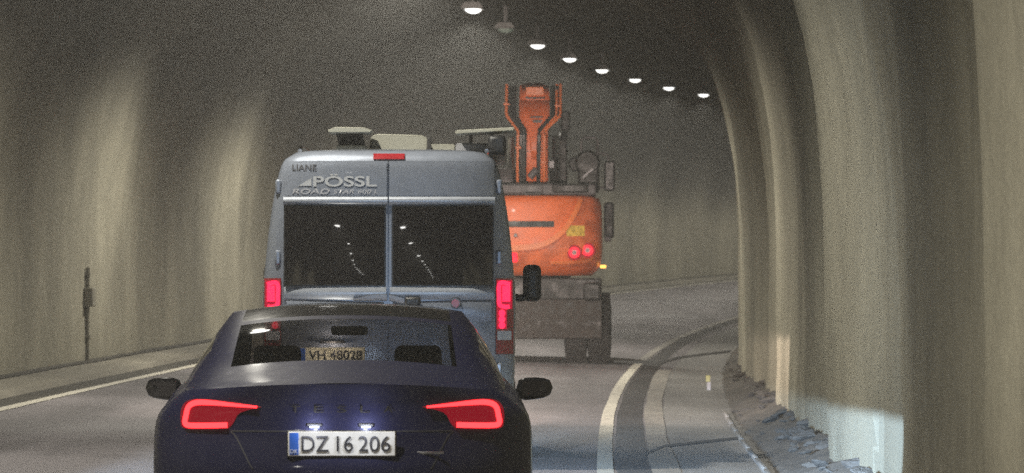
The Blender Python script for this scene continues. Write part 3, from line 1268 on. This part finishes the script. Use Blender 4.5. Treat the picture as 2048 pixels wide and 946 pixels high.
# rear doors, each with window, upper panel and ledge
for sg in (-1, 1):
    xa, xb = (-0.862, -0.006) if sg < 0 else (0.006, 0.872)
    d = fix_normals(patch(xa, xb, 0.56, 2.51, v_y, 0.016, 14, 30, 0.03).build('rear_door', 'van_paint', VAN, angle=50))
    fix_normals(patch(xa + 0.008, xb - 0.008, 2.225, 2.495, v_y, 0.022, 48, 14, 0.02).build('upper_panel', 'van_paint', d, angle=50))
    mb = MB()
    rows = []
    for z, lf in ((2.218, 0.016), (2.212, 0.04), (2.19, 0.052), (2.165, 0.045), (2.15, 0.018)):
        rows.append([(x, v_y(x, z) - lf, z) for x in [xa + (xb - xa) * k / 12 for k in range(13)]])
    mb.grid(rows)
    fix_normals(mb.build('ledge', 'van_light_paint', d, angle=60))
    wx0, wx1 = (xa + 0.004, -0.020) if sg < 0 else (0.026, xb - 0.012)
    fix_normals(patch(wx0, wx1, 1.482, 2.148, v_y, 0.018, 10, 10, 0.02).build('window_seal', 'black_plastic', d, angle=50))

    def glass_y(x, z, wx0=wx0, wx1=wx1):
        u = 2 * (x - wx0) / (wx1 - wx0) - 1
        t = (z - 1.49) / (2.14 - 1.49)
        # gently domed pane, leaning forward towards its top
        return v_y(0.4, 1.49) + 0.001 + 0.028 * max(0, t) ** 1.9 + 0.008 * u * u + 0.006 * u * sg * 0.6 + 0.0005 * mnoise.noise(Vector((x * 5.0, z * 5.0, sg)))
    fix_normals(patch(wx0 + 0.014, wx1 - 0.014, 1.497, 2.134, glass_y, 0.030, 30, 30, 0.03).build('rear_window', 'privacy_glass', d, angle=60))
    # swage line under the window
    mb = MB()
    rows = []
    for z, lf in ((1.478, 0.016), (1.468, 0.034), (1.43, 0.040), (1.395, 0.030), (1.375, 0.016)):
        rows.append([(x, v_y(x, z) - lf, z) for x in [xa + 0.01 + (xb - xa - 0.02) * k / 12 for k in range(13)]])
    mb.grid(rows)
    fix_normals(mb.build('swage', 'van_light_paint', d, angle=70))
    # lower bulge that catches the headlights
    mb = MB()
    rows = []
    for z, lf in ((1.372, 0.016), (1.34, 0.030), (1.29, 0.036), (1.24, 0.030), (1.20, 0.017)):
        rows.append([(x, v_y(x, z) - lf + 0.006 * math.cos(3 * x), z) for x in [xa + 0.03 + (xb - xa - 0.06) * k / 14 for k in range(15)]])
    mb.grid(rows)
    fix_normals(mb.build('lower_panel', 'van_paint', d, angle=80))
    for hz in (0.8, 1.72, 2.3):
        MB().box((sg * 0.905, v_y(0.88, hz) + 0.01, hz), (0.05, 0.05, 0.12)).build('hinge', 'van_paint', d, bevel=0.015)
MB().box((0.20, v_y(0.2, 1.335) - 0.055, 1.36), (0.13, 0.05, 0.075)).build('door_handle', 'black_plastic', VAN, bevel=0.02)
em_ = MB().lathe([(-0.010, 0.034), (-0.012, 0.040), (0.0, 0.044), (0.02, 0.044)], (0.55, v_y(0.55, 1.35) - 0.035, 1.345), 'Y', 24).build('round_emblem', 'rim_metal', VAN)
MB().lathe([(-0.004, 0.030), (0.002, 0.033)], (0.55, v_y(0.55, 1.35) - 0.047, 1.345), 'Y', 24).build('emblem_field', 'lens_red', em_)
# chrome strip added below the windows, tilted to mirror the lit road
for xs in ([-0.285 + 0.0275 * k for k in range(11)], [0.008 + 0.0135 * k for k in range(10)]):
    mb = MB()
    rows = []
    for k, x in enumerate(xs):
        bend = 1.395 - 0.35 * max(0, x - 0.0) ** 1.2 - 0.16 * max(0, -x - 0.05) ** 1.5
        th = 0.021 * (0.35 + 0.65 * sstep(-0.30, -0.1, x))
        y0 = v_y(x, bend) - 0.050
        rows.append([(x, y0 + 0.02, bend + th + 0.012), (x, y0 - 0.006, bend + th), (x, y0 + 0.000, bend), (x, y0 + 0.009, bend - th), (x, y0 + 0.03, bend - th - 0.01)])
    mb.grid(rows)
    fix_normals(mb.build('glint_strip', 'chrome', VAN, angle=60))
# roof brake light
fix_normals(patch(-0.125, 0.13, 2.525, 2.572, v_y, 0.014, 8, 2, 0.03).build('high_brake_light', 'lens_red', VAN, angle=60))
# lettering on the left upper panel
yy = v_y(-0.5, 2.36) - 0.026


def panel_y(x, z):
    return v_y(x, z) - 0.0275


text('lettering', 'PÖSSL', 0.105, 'decal_white', VAN, (-0.355, yy, 2.352), width=0.52, bold=0.018, yfun=panel_y)
MB().add([(x, panel_y(x, z), z) for x, z in ((-0.74, 2.305), (-0.63, 2.305), (-0.63, 2.372))] + [(x, panel_y(x, z) + 0.002, z) for x, z in ((-0.74, 2.305), (-0.63, 2.305), (-0.63, 2.372))], [(0, 1, 2), (5, 4, 3), (0, 3, 4, 1), (1, 4, 5, 2), (2, 5, 3, 0)]).build('lettering_wedge', 'decal_white', VAN, smooth=False)
text('lettering', 'ROAD', 0.042, 'decal_grey', VAN, (-0.79, yy + 0.003, 2.262), width=0.31, bold=0.01, align='LEFT', shear=0.2, yfun=panel_y)
for tx, xx, ww in (('STAR', -0.45, 0.17), ('600', -0.25, 0.11), ('L', -0.115, 0.025)):
    text('lettering', tx, 0.034, 'decal_grey', VAN, (xx, yy, 2.260), width=ww, bold=0.006, align='LEFT', shear=0.2, yfun=panel_y)
text('lettering', 'LIANE', 0.050, 'ink', VAN, (-0.79, yy + 0.006, 2.458), width=0.20, bold=0.01, align='LEFT', yfun=panel_y)
# tail light clusters
for sg in (-1, 1):
    cl = fix_normals(patch(*((0.878, 1.022) if sg > 0 else (-1.022, -0.878)), 0.93, 1.55, v_y, 0.012, 8, 20, 0.04).build('tail_light', 'lens_red', VAN, angle=60))
    X = lambda a: sg * a
    fix_normals(patch(min(X(0.885), X(1.012)), max(X(0.885), X(1.012)), 1.30, 1.535, v_y, 0.017, 8, 8, 0.01).build('glowing_lens', 'van_glow', cl, angle=60))
    pth = smooth_path([(X(0.995), 1.50), (X(0.93), 1.515), (X(0.905), 1.49), (X(0.905), 1.40), (X(0.91), 1.335), (X(0.955), 1.315), (X(0.99), 1.32)], 5)
    fix_normals(surf_strip(pth, [0.034] * len(pth), v_y, 0.018, 0.008).build('light_bar', 'van_red', cl))
    fix_normals(patch(min(X(0.93), X(0.995)), max(X(0.93), X(0.995)), 1.36, 1.49, v_y, 0.022, 4, 4, 0.01).build('light_block', 'van_red', cl, angle=60))
    for zz in (1.265, 1.215, 1.165):
        MB().lathe([(-0.012, 0.012), (-0.008, 0.026), (0.006, 0.030)], (X(0.925), v_y(0.925, zz) - 0.014, zz), 'Y', 14).build('light_dot', 'van_red', cl)
    fix_normals(patch(min(X(0.885), X(0.968)), max(X(0.885), X(0.968)), 1.135, 1.298, v_y, 0.015, 5, 5, 0.01).build('glowing_lens', 'van_glow', cl, angle=60))
    fix_normals(patch(min(X(0.89), X(1.005)), max(X(0.89), X(1.005)), 1.045, 1.12, v_y, 0.019, 5, 4, 0.01).build('reverse_light', 'decal_white', cl, angle=60))
# plate on the left door
vp = MB().box((-0.455, v_y(-0.45, 0.92) - 0.030, 0.925), (0.53, 0.012, 0.12)).build('number_plate', 'plate_yellowish', VAN, bevel=0.004)
MB().box((-0.698, v_y(-0.45, 0.92) - 0.0375, 0.925), (0.042, 0.004, 0.11)).build('country_band', 'plate_blue', vp)
text('plate_lettering', 'VH 48028', 0.075, 'ink', vp, (-0.43, v_y(-0.45, 0.92) - 0.0385, 0.925), width=0.43, bold=0.01)
vl = MB().box((-0.455, v_y(-0.45, 1.0) - 0.05, 1.03), (0.20, 0.05, 0.02)).build('plate_light', 'black_plastic', VAN, bevel=0.005)
ld = bpy.data.lights.new('plate_beam', 'POINT')
ld.energy = 8.0
ld.color = (1.0, 0.93, 0.78)
ld.shadow_soft_size = 0.02
lo = bpy.data.objects.new('plate_beam', ld)
COL.objects.link(lo)
lo.location = (-0.455, v_y(-0.45, 1.0) - 0.12, 1.01)
lo.parent = vl
# bumper and tow bar
mb = MB()
rows = []
for z, lf in ((0.30, 0.0), (0.33, 0.05), (0.45, 0.085), (0.53, 0.085), (0.56, 0.02)):
    rows.append([(x, v_y(x, max(0.36, z)) - lf, z) for x in [-1.0 + 0.1 * k for k in range(21)]])
mb.grid(rows)
mb.build('bumper', 'black_plastic', VAN, angle=50)
# side mirrors
for sg in (-1, 1):
    mi = MB().box((sg * 1.195, 4.45, 1.50), (0.17, 0.14, 0.34)).build('door_mirror', 'black_plastic', VAN, bevel=0.055, seg=4)
    MB().tube([(sg * 1.0, 4.5, 1.38), (sg * 1.08, 4.47, 1.36), (sg * 1.17, 4.45, 1.38)], 0.035, 8).build('mirror_arm', 'black_plastic', mi)
for x, y in ((-0.93, 1.05), (0.93, 1.05), (-0.93, 5.0), (0.93, 5.0)):
    wheel(VAN, x, y, 0.34, 0.22, 0.21)
# roof fittings
rv = MB().box((-0.35, 1.4, 2.645), (0.26, 0.30, 0.06)).build('roof_fan', 'van_white', VAN, bevel=0.015)
MB().prism_y([(-0.53, 2.775), (-0.55, 2.797), (-0.48, 2.825), (-0.24, 2.821), (-0.165, 2.797), (-0.19, 2.775)], 1.15, 1.65).build('fan_lid', 'van_white', rv, bevel=0.01)
for x in (-0.44, -0.36, -0.25):
    MB().tube([(x, 1.3, 2.67), (x - 0.03, 1.3, 2.81)], 0.018, 6).build('fan_strut', 'dark_steel', rv)
MB().box((-0.35, 1.45, 2.735), (0.18, 0.18, 0.12)).build('fan_motor', 'dark_steel', rv, bevel=0.03)
MB().prism_y([(-0.22, 2.615), (-0.205, 2.755), (-0.16, 2.785), (0.24, 2.775), (0.285, 2.75), (0.295, 2.615)], 1.7, 2.3).build('roof_box', 'van_white', VAN, bevel=0.02)
MB().box((0.30, 1.68, 2.69), (0.035, 0.05, 0.13)).build('roof_box_clip', 'dark_steel', VAN, bevel=0.005)
MB().box((0.41, 2.2, 2.66), (0.22, 0.5, 0.09)).build('roof_hatch', 'van_white', VAN, bevel=0.02)
sk = MB().box((0.70, 1.7, 2.66), (0.34, 0.5, 0.075)).build('skylight', 'decal_grey', VAN, bevel=0.02)
MB().box((0.78, 1.45, 2.795), (0.50, 0.5, 0.035), Matrix.Rotation(math.radians(-3), 3, 'Y')).build('skylight_lid', 'van_white', sk, bevel=0.012)
for x in (0.66, 0.84):
    MB().tube([(x, 1.5, 2.66), (x, 1.5, 2.79)], 0.015, 6).build('lid_strut', 'dark_steel', sk)
MB().box((0.885, 2.6, 2.665), (0.15, 3.6, 0.16)).build('awning_case', 'black_plastic', VAN, bevel=0.03)
for x in (-0.74, 0.80):
    MB().tube([(x, 0.35, 2.60), (x, 0.5, 2.635), (x, 3.6, 2.635), (x, 3.75, 2.60)], 0.018, 8).build('roof_rail', 'chrome', VAN)

# ------------------------------------------------------------------ the orange wheeled excavator
EX = empty('wheeled_excavator', P(69.0, -1.72, 0.0), heading(69) * 0.35)
tag(EX, 'orange wheeled excavator with raised boom driving ahead of the camper van', 'excavator')
E_LV = [(1.42, 0.98, 0.30), (1.52, 1.07, 0.16), (1.68, 1.13, 0.06), (1.85, 1.15, 0.0), (2.1, 1.15, 0.0), (2.4, 1.145, 0.05), (2.6, 1.13, 0.10), (2.69, 1.08, 0.14), (2.735, 1.00, 0.20)]
E_L, E_P = 0.75, 2.5


def e_w(z):
    return sinterp(z, [(a, b) for a, b, c in E_LV])


def e_r(z):
    return sinterp(z, [(a, c) for a, b, c in E_LV])


def e_y(x, z):
    return rear_y(x, e_w(z), e_r(z), E_L, E_P) if abs(x) < e_w(z) else e_r(z) + E_L


m = MB()
rows = []
for k in range(25):
    z = 1.42 + (2.735 - 1.42) * k / 24
    half = shell_outline(e_w(z), e_r(z), 2.1, E_L, E_P, 0.1, 4.0, 14, 6, 4)
    rows.append([(x, y, z) for x, y in half] + [(-x, y, z) for x, y in half[-2:0:-1]])
m.grid(rows, wrap=True)
n0 = len(rows[0])
m.f.append(tuple(range(n0 - 1, -1, -1)))
m.f.append(tuple(len(m.v) - n0 + q for q in range(n0)))
cw = fix_normals(m.build('counterweight', 'orange_paint', EX, angle=40))
# right-hand wing below the curved ridge
rp = smooth_path([(0.80, 2.70), (0.70, 2.45), (0.52, 2.17), (0.30, 1.99), (0.05, 1.90), (-0.40, 1.87)], 6)
fix_normals(surf_strip(rp, [0.075 + 0.02 * k / len(rp) for k in range(len(rp))], e_y, 0.01, 0.045).build('ridge', 'orange_line', cw))
wing = MB()
rows = []
for (x, z) in rp:
    row = []
    for k in range(9):
        t = k / 8
        xe = min(1.10, x + (1.10 - x) * t)
        ze = z + (max(1.62, min(2.62, z)) - z) * t - (z - 1.64) * (0.0 if x > 0.6 else 0.0)
        row.append((xe, z))
    rows.append([(a, e_y(a, b) - 0.008, b) for a, b in row])
wing.grid(rows)
fix_normals(wing.build('side_panel', 'dull_orange', cw, angle=70))
fix_normals(patch(-0.45, 1.06, 1.56, 1.86, e_y, 0.007, 14, 5, 0.02).build('lower_panel', 'dull_orange', cw, angle=60))
fix_normals(patch(-0.45, 0.36, 2.215, 2.315, e_y, 0.006, 8, 2, 0.02).build('vent_slot', 'dark_steel', cw, angle=60))
fix_normals(surf_strip(smooth_path([(0.30, 1.635), (0.7, 1.645), (0.95, 1.68), (1.05, 1.78)], 5), [0.05] * 16, e_y, 0.008, 0.03).build('ridge', 'orange_line', cw))
fix_normals(patch(0.56, 0.86, 2.07, 2.24, e_y, 0.015, 6, 3, 0.01).build('sticker', 'decal_yellow', cw, angle=60))
for sg in (-1, 1):
    for (x, z) in ((0.69, 1.80), (0.905, 1.835)):
        hl = MB().lathe([(-0.03, 0.10), (-0.03, 0.12), (0.03, 0.13)], (sg * x, e_y(x, z) - 0.01, z), 'Y', 22).build('tail_light', 'digger_glow', EX)
        MB().lathe([(-0.018, 0.052), (-0.018, 0.088), (0.0, 0.090)], (sg * x, e_y(x, z) - 0.03, z), 'Y', 22).build('light_ring', 'digger_red', hl)
        MB().lathe([(-0.02, 0.015), (-0.02, 0.045), (0.0, 0.048)], (sg * x, e_y(x, z) - 0.034, z), 'Y', 16).build('light_core', 'lens_red', hl)
MB().box((-0.30, e_y(0.3, 1.72) - 0.03, 1.72), (0.12, 0.04, 0.16)).build('fog_light', 'digger_red', EX, bevel=0.02)
MB().box((-0.27, e_y(0.3, 2.08) - 0.02, 2.08), (0.06, 0.03, 0.06)).build('latch', 'chrome', EX, bevel=0.01)
MB().box((1.16, 0.7, 1.57), (0.10, 0.10, 0.05)).build('marker_light', 'amber', EX, bevel=0.01)
# engine deck, rails
MB().box((0.32, 1.35, 2.84), (1.45, 1.5, 0.20)).build('engine_deck', 'grey_steel', EX, bevel=0.04)
MB().box((0.0, 0.55, 2.765), (0.28, 0.25, 0.06)).build('deck_latch', 'dark_steel', EX, bevel=0.01)
MB().box((-0.25, 0.62, 2.85), (0.85, 0.10, 0.16)).build('deck_guard', 'grey_steel', EX, bevel=0.03)
MB().box((0.62, 0.62, 2.86), (0.6, 0.10, 0.15)).build('deck_guard', 'dark_steel', EX, bevel=0.03)
# cab on the left
cab = MB().prism_x([(1.3, 1.42), (1.35, 3.05), (1.55, 3.22), (2.9, 3.22), (3.25, 2.3), (3.3, 1.42)], -1.16, -0.34).build('cab', 'grey_steel', EX, bevel=0.05)
MB().box((-0.75, 1.315, 2.55), (0.62, 0.02, 0.85)).build('cab_window', 'privacy_glass', cab, bevel=0.01)
MB().box((-0.328, 2.2, 2.55), (0.02, 1.1, 0.85)).build('cab_window', 'privacy_glass', cab, bevel=0.01)
MB().box((-1.172, 2.2, 2.55), (0.02, 1.1, 0.85)).build('cab_window', 'privacy_glass', cab, bevel=0.01)
# boom: raised box section leaning forward, head plate and pipes on its back
boom = MB()
bp_ = [(2.0, 2.3), (1.35, 3.1), (1.25, 3.6), (1.45, 4.3), (1.75, 4.62), (2.3, 4.55), (2.2, 3.6), (2.75, 2.5)]
boom.prism_x([(a, b) for a, b in bp_], -0.24, 0.24)
BM = boom.build('boom', 'orange_paint', EX, bevel=0.03)


def by(z):
    return interp(z, [(2.3, 2.0), (3.1, 1.35), (3.6, 1.25), (4.3, 1.45), (4.62, 1.75)]) - 0.03


def back_plate(pts, name, mat, lift, parent):
    mb = MB()
    rows = []
    for z, xl, xr in pts:
        rows.append([(xl + (xr - xl) * k / 4, by(z) - lift, z) for k in range(5)])
    mb.grid(rows, flip=True)
    return fix_normals(mb.build(name, mat, parent, solid=0.03, angle=30))


back_plate([(3.35, -0.02, 0.05), (3.55, -0.05, 0.09), (3.75, -0.06, 0.10), (3.88, -0.13, 0.18), (4.02, -0.22, 0.27), (4.35, -0.22, 0.27)], 'head_plate', 'orange_paint', 0.05, BM)
back_plate([(4.35, -0.22, 0.27), (4.60, -0.20, 0.25)], 'head_plate', 'orange_paint', 0.02, BM)
MB().box((0.03, by(4.45) - 0.07, 4.38), (0.34, 0.04, 0.05)).build('head_slot', 'dark_steel', BM)
MB().box((0.02, by(4.45) - 0.075, 4.50), (0.30, 0.05, 0.15)).build('head_cap', 'orange_line', BM, bevel=0.015)
MB().box((0.05, by(4.0) - 0.105, 4.06), (0.22, 0.012, 0.022)).build('head_mark', 'dark_steel', BM)
MB().box((0.07, by(4.0) - 0.105, 3.99), (0.15, 0.012, 0.045)).build('head_mark', 'dark_steel', BM)
for xt, xb, mt, r in ((-0.45, -0.25, 'orange_line', 0.028), (-0.33, -0.15, 'dark_steel', 0.045), (0.45, 0.19, 'orange_line', 0.026), (0.385, 0.13, 'orange_line', 0.022), (0.325, 0.10, 'dark_steel', 0.04), (-0.21, -0.14, 'orange_line', 0.018), (-0.39, -0.20, 'dark_steel', 0.04)):
    zt = 4.62 if mt == 'orange_line' and abs(xt) > 0.3 else 4.58
    if abs(xt) < 0.25:
        path = [(xb, by(3.72) - 0.10, 3.72), (xb - 0.0, by(3.3) - 0.1, 3.3), (xb - 0.02, by(2.9) - 0.1, 2.9)]
    else:
        path = [(xt, by(zt) - 0.05, zt), (xt, by(4.2) - 0.10, 4.14), (xt * 0.98, by(4.1) - 0.10, 4.08), (xb, by(3.85) - 0.1, 3.83), (xb, by(3.7) - 0.10, 3.76), (xb - 0.01, by(3.2) - 0.1, 3.2), (xb - 0.01, by(2.9) - 0.1, 2.88)]
    MB().tube(path, r, 8).build('pipe' if mt == 'orange_line' else 'hose', mt, BM)
for x, z in ((-0.25, 3.55), (0.17, 3.3), (0.41, 4.25), (-0.45, 4.28)):
    MB().box((x, by(z) - 0.12, z), (0.10, 0.05, 0.04)).build('pipe_clamp', 'orange_line', BM, bevel=0.008)
MB().tube([(-0.06, 1.15, 3.05), (0.0, 1.15, 3.12), (0.05, 1.16, 3.18)], 0.06, 10).build('hose', 'grey_steel', BM)
for sg in (-1, 1):
    MB().box((sg * 0.375, 1.75, 4.35), (0.09, 0.35, 0.5)).build('cheek', 'dark_steel', BM, bevel=0.03)
# boom cylinders and stick beyond the boom
for x in (-0.38, 0.36):
    cyl = MB().tube([(x, 2.9, 1.7), (x, 1.95, 3.2)], 0.10, 14).build('boom_cylinder', 'dark_steel', EX)
    MB().tube([(x, 1.95, 3.2), (x, 1.75, 3.75)], 0.055, 12).build('piston_rod', 'chrome', cyl)
MB().prism_x([(1.9, 2.9), (1.75, 3.7), (2.2, 3.85), (2.5, 2.9)], 0.42, 0.56).build('boom_side', 'dark_steel', EX, bevel=0.03)
MB().box((0.53, 2.0, 4.02), (0.16, 0.3, 0.34)).build('work_light_box', 'dark_steel', EX, bevel=0.04)
MB().box((0.30, 1.6, 3.28), (0.09, 0.05, 0.13)).build('work_lamp', 'decal_grey', EX, bevel=0.02)
stick = MB().prism_x([(1.9, 4.45), (2.2, 4.68), (2.7, 4.5), (4.3, 2.0), (4.1, 1.85), (2.3, 4.1)], -0.17, 0.17).build('stick', 'dull_orange', EX, bevel=0.03)
bk = MB().prism_x([(4.0, 2.0), (4.4, 2.0), (4.75, 1.5), (4.6, 1.05), (4.1, 1.0), (3.85, 1.4)], -0.42, 0.42).build('bucket', 'dark_steel', EX, bevel=0.03)
# right-hand mirror, handrails and work lamp housing
hr = MB().tube([(0.80, 1.3, 2.8), (0.80, 1.3, 3.66), (0.84, 1.3, 3.72), (1.03, 1.3, 3.72), (1.07, 1.3, 3.66), (1.07, 1.3, 2.8)], 0.022, 8).build('handrail', 'grey_steel', EX)
MB().lathe([(-0.08, 0.06), (-0.07, 0.17), (0.0, 0.21), (0.1, 0.2), (0.16, 0.1)], (0.90, 1.25, 3.30), 'Y', 20).build('rear_lamp', 'dark_steel', EX)
MB().lathe([(-0.05, 0.04), (-0.04, 0.10), (0.03, 0.13), (0.1, 0.08)], (0.71, 1.3, 3.28), 'Y', 16).build('rear_lamp', 'dark_steel', EX)
MB().box((0.92, 1.4, 3.02), (0.36, 0.4, 0.42)).build('filter_box', 'dark_steel', EX, bevel=0.05)
MB().tube([(0.82, 1.15, 3.05), (1.0, 1.15, 3.2)], 0.02, 8).build('grab_bar', 'decal_grey', EX)
MB().tube([(0.98, 1.4, 2.85), (1.2, 1.4, 2.9), (1.25, 1.4, 3.0), (1.25, 1.4, 3.42), (1.2, 1.4, 3.46), (1.1, 1.4, 3.46)], 0.018, 8).build('mirror_arm', 'grey_steel', EX)
MB().box((1.27, 1.36, 3.08), (0.18, 0.07, 0.50)).build('rear_mirror', 'black_plastic', EX, bevel=0.03)
MB().box((1.26, 1.3, 2.34), (0.17, 0.35, 0.60)).build('side_tank', 'dark_steel', EX, bevel=0.04)
MB().box((1.24, 0.95, 2.03), (0.12, 0.12, 0.10)).build('side_lamp', 'grey_steel', EX, bevel=0.03)
# undercarriage
MB().box((0, 2.5, 1.10), (1.6, 4.0, 0.42)).build('chassis', 'dark_steel', EX, bevel=0.05)
MB().lathe([(0, 0.62), (0.12, 0.62)], (0, 2.2, 1.30), 'Z', 28).build('slew_ring', 'dark_steel', EX)
MB().box((0.0, 0.55, 1.20), (2.28, 0.5, 0.36)).build('rear_frame', 'dark_steel', EX, bevel=0.03)
MB().prism_x([(0.1, 1.03), (0.02, 0.85), (0.0, 0.62), (0.06, 0.40), (0.14, 0.38), (0.10, 0.62), (0.13, 0.85), (0.2, 1.03)], -1.14, 1.14).build('dozer_blade', 'muddy_steel', EX, bevel=0.012)
for x in (-0.55, 0.55):
    MB().box((x, 0.5, 0.75), (0.18, 0.8, 0.22)).build('blade_arm', 'muddy_steel', EX, bevel=0.03)
MB().box((0.98, 0.14, 1.16), (0.30, 0.20, 0.30)).build('pivot_cover', 'dark_steel', EX, bevel=0.05)
for y in (1.05, 3.75):
    for sg in (-1, 1):
        for (xc, w) in ((1.10, 0.40), (0.71, 0.38)):
            w0 = MB().lathe_x([(-w / 2, 0.3), (-w / 2 + 0.02, 0.50), (-w / 2 + 0.06, 0.555), (w / 2 - 0.06, 0.555), (w / 2 - 0.02, 0.50), (w / 2, 0.3)], (sg * xc, y, 0.55), 30).build('wheel', 'rubber', EX)
            tr = MB()
            for q in range(22):
                a = 2 * math.pi * q / 22
                R = Matrix.Rotation(a, 3, 'X')
                for h2 in (-1, 1):
                    c = R @ Vector((0, 0, 0.562))
                    tr.box((sg * xc + h2 * w * 0.23, y + c.y, 0.55 + c.z), (w * 0.42, 0.05, 0.035), R @ Matrix.Rotation(h2 * 0.4, 3, 'Z'))
            tr.build('tread', 'rubber', w0, smooth=False)
            MB().lathe_x([(sg * (w / 2 - 0.10), 0.3), (sg * (w / 2 - 0.02), 0.3), (sg * (w / 2 - 0.12), 0.22), (sg * (w / 2 - 0.05), 0.12)], (sg * xc, y, 0.55), 20).build('rim', 'dull_orange', w0)

# ------------------------------------------------------------------ headlights: low beams with a flat cut-off


def low_beam(name, parent, loc, power, color, cut=-0.017, soft=0.0015, right=None, stray=0.004, deep=-0.3, aim=0.0, main=0.0):
    ld = bpy.data.lights.new(name, 'SPOT')
    ld.energy = power
    ld.color = color
    ld.spot_size = math.radians(76)
    ld.spot_blend = 0.08
    ld.shadow_soft_size = 0.05
    ld.use_nodes = True
    nt = ld.node_tree
    em = nt.nodes['Emission']
    tc = nt.nodes.new('ShaderNodeTexCoord')
    sp = nt.nodes.new('ShaderNodeSeparateXYZ')
    nt.links.new(tc.outputs['Normal'], sp.inputs[0])

    def math_(op, a, b):
        q = nt.nodes.new('ShaderNodeMath')
        q.operation = op
        for k, v in enumerate((a, b)):
            if isinstance(v, (int, float)):
                q.inputs[k].default_value = v
            else:
                nt.links.new(v, q.inputs[k])
        return q.outputs[0]

    def ramp_(v, a, b):
        r = nt.nodes.new('ShaderNodeMapRange')
        r.interpolation_type = 'SMOOTHSTEP'
        r.inputs[1].default_value = a
        r.inputs[2].default_value = b
        nt.links.new(v, r.inputs[0])
        return r.outputs[0]
    z_neg = math_('MULTIPLY', sp.outputs['Z'], -1.0)
    u = math_('DIVIDE', sp.outputs['X'], z_neg)     # to the right
    v = math_('DIVIDE', sp.outputs['Y'], z_neg)     # upwards
    drop = math_('MULTIPLY', math_('MINIMUM', u, 0.0), -0.3)      # the beam dips towards the oncoming side
    vd = math_('ADD', v, drop)
    pat = math_('MULTIPLY', ramp_(vd, cut + soft, cut - soft), ramp_(v, deep, cut - soft))
    if main > 0:                                                 # high beam: a soft round lobe straight ahead
        rad = math_('POWER', math_('ADD', math_('MULTIPLY', u, u), math_('MULTIPLY', math_('MULTIPLY', v, v), 0.2)), 0.5)
        pat = math_('ADD', pat, math_('MULTIPLY', ramp_(rad, 0.20, 0.02), main))
    pat = math_('ADD', pat, stray)
    nt.links.new(pat, em.inputs['Strength'])
    lo = bpy.data.objects.new(name, ld)
    COL.objects.link(lo)
    lo.location = loc
    lo.rotation_euler = (math.radians(90), 0, aim)
    lo.parent = parent
    return lo


# of the saloon car and of the camper van, shining on what is ahead of them
for x in (-0.62, 0.62):
    h = MB().box((x, 4.55, 0.64), (0.34, 0.12, 0.09)).build('headlight', 'decal_white', CAR, bevel=0.03)
    low_beam('headlight_beam', h, (x, 4.75, 0.66), CAR_HEAD, (0.52, 0.73, 1.0), cut=-0.018, soft=0.005, stray=0.012)
    h = MB().box((x * 1.25, 5.90, 0.95), (0.26, 0.10, 0.34)).build('headlight', 'decal_white', VAN, bevel=0.03)
    low_beam('headlight_beam', h, (x * 1.25, 6.08, 0.95), VAN_HEAD, (1.0, 0.82, 0.72), cut=-0.012, soft=0.012, stray=0.01, main=3.6)

# ------------------------------------------------------------------ haze in the tunnel air
hz = MB().box((20, 20, 3.5), (260, 600, 12)).build('haze', 'rubber', smooth=False)
hm, n_, l_, b_ = new_mat('haze_air')
n_.remove(b_)
pv = n_.new('ShaderNodeVolumePrincipled')
pv.inputs['Color'].default_value = (0.86, 0.86, 0.84, 1)
pv.inputs['Density'].default_value = HAZE_DENSITY
pv.inputs['Anisotropy'].default_value = 0.35
l_.new(pv.outputs[0], n_['Material Output'].inputs['Volume'])
hz.data.materials.clear()
hz.data.materials.append(hm)
tag(hz, kind='stuff')
hz.display_type = 'WIRE'
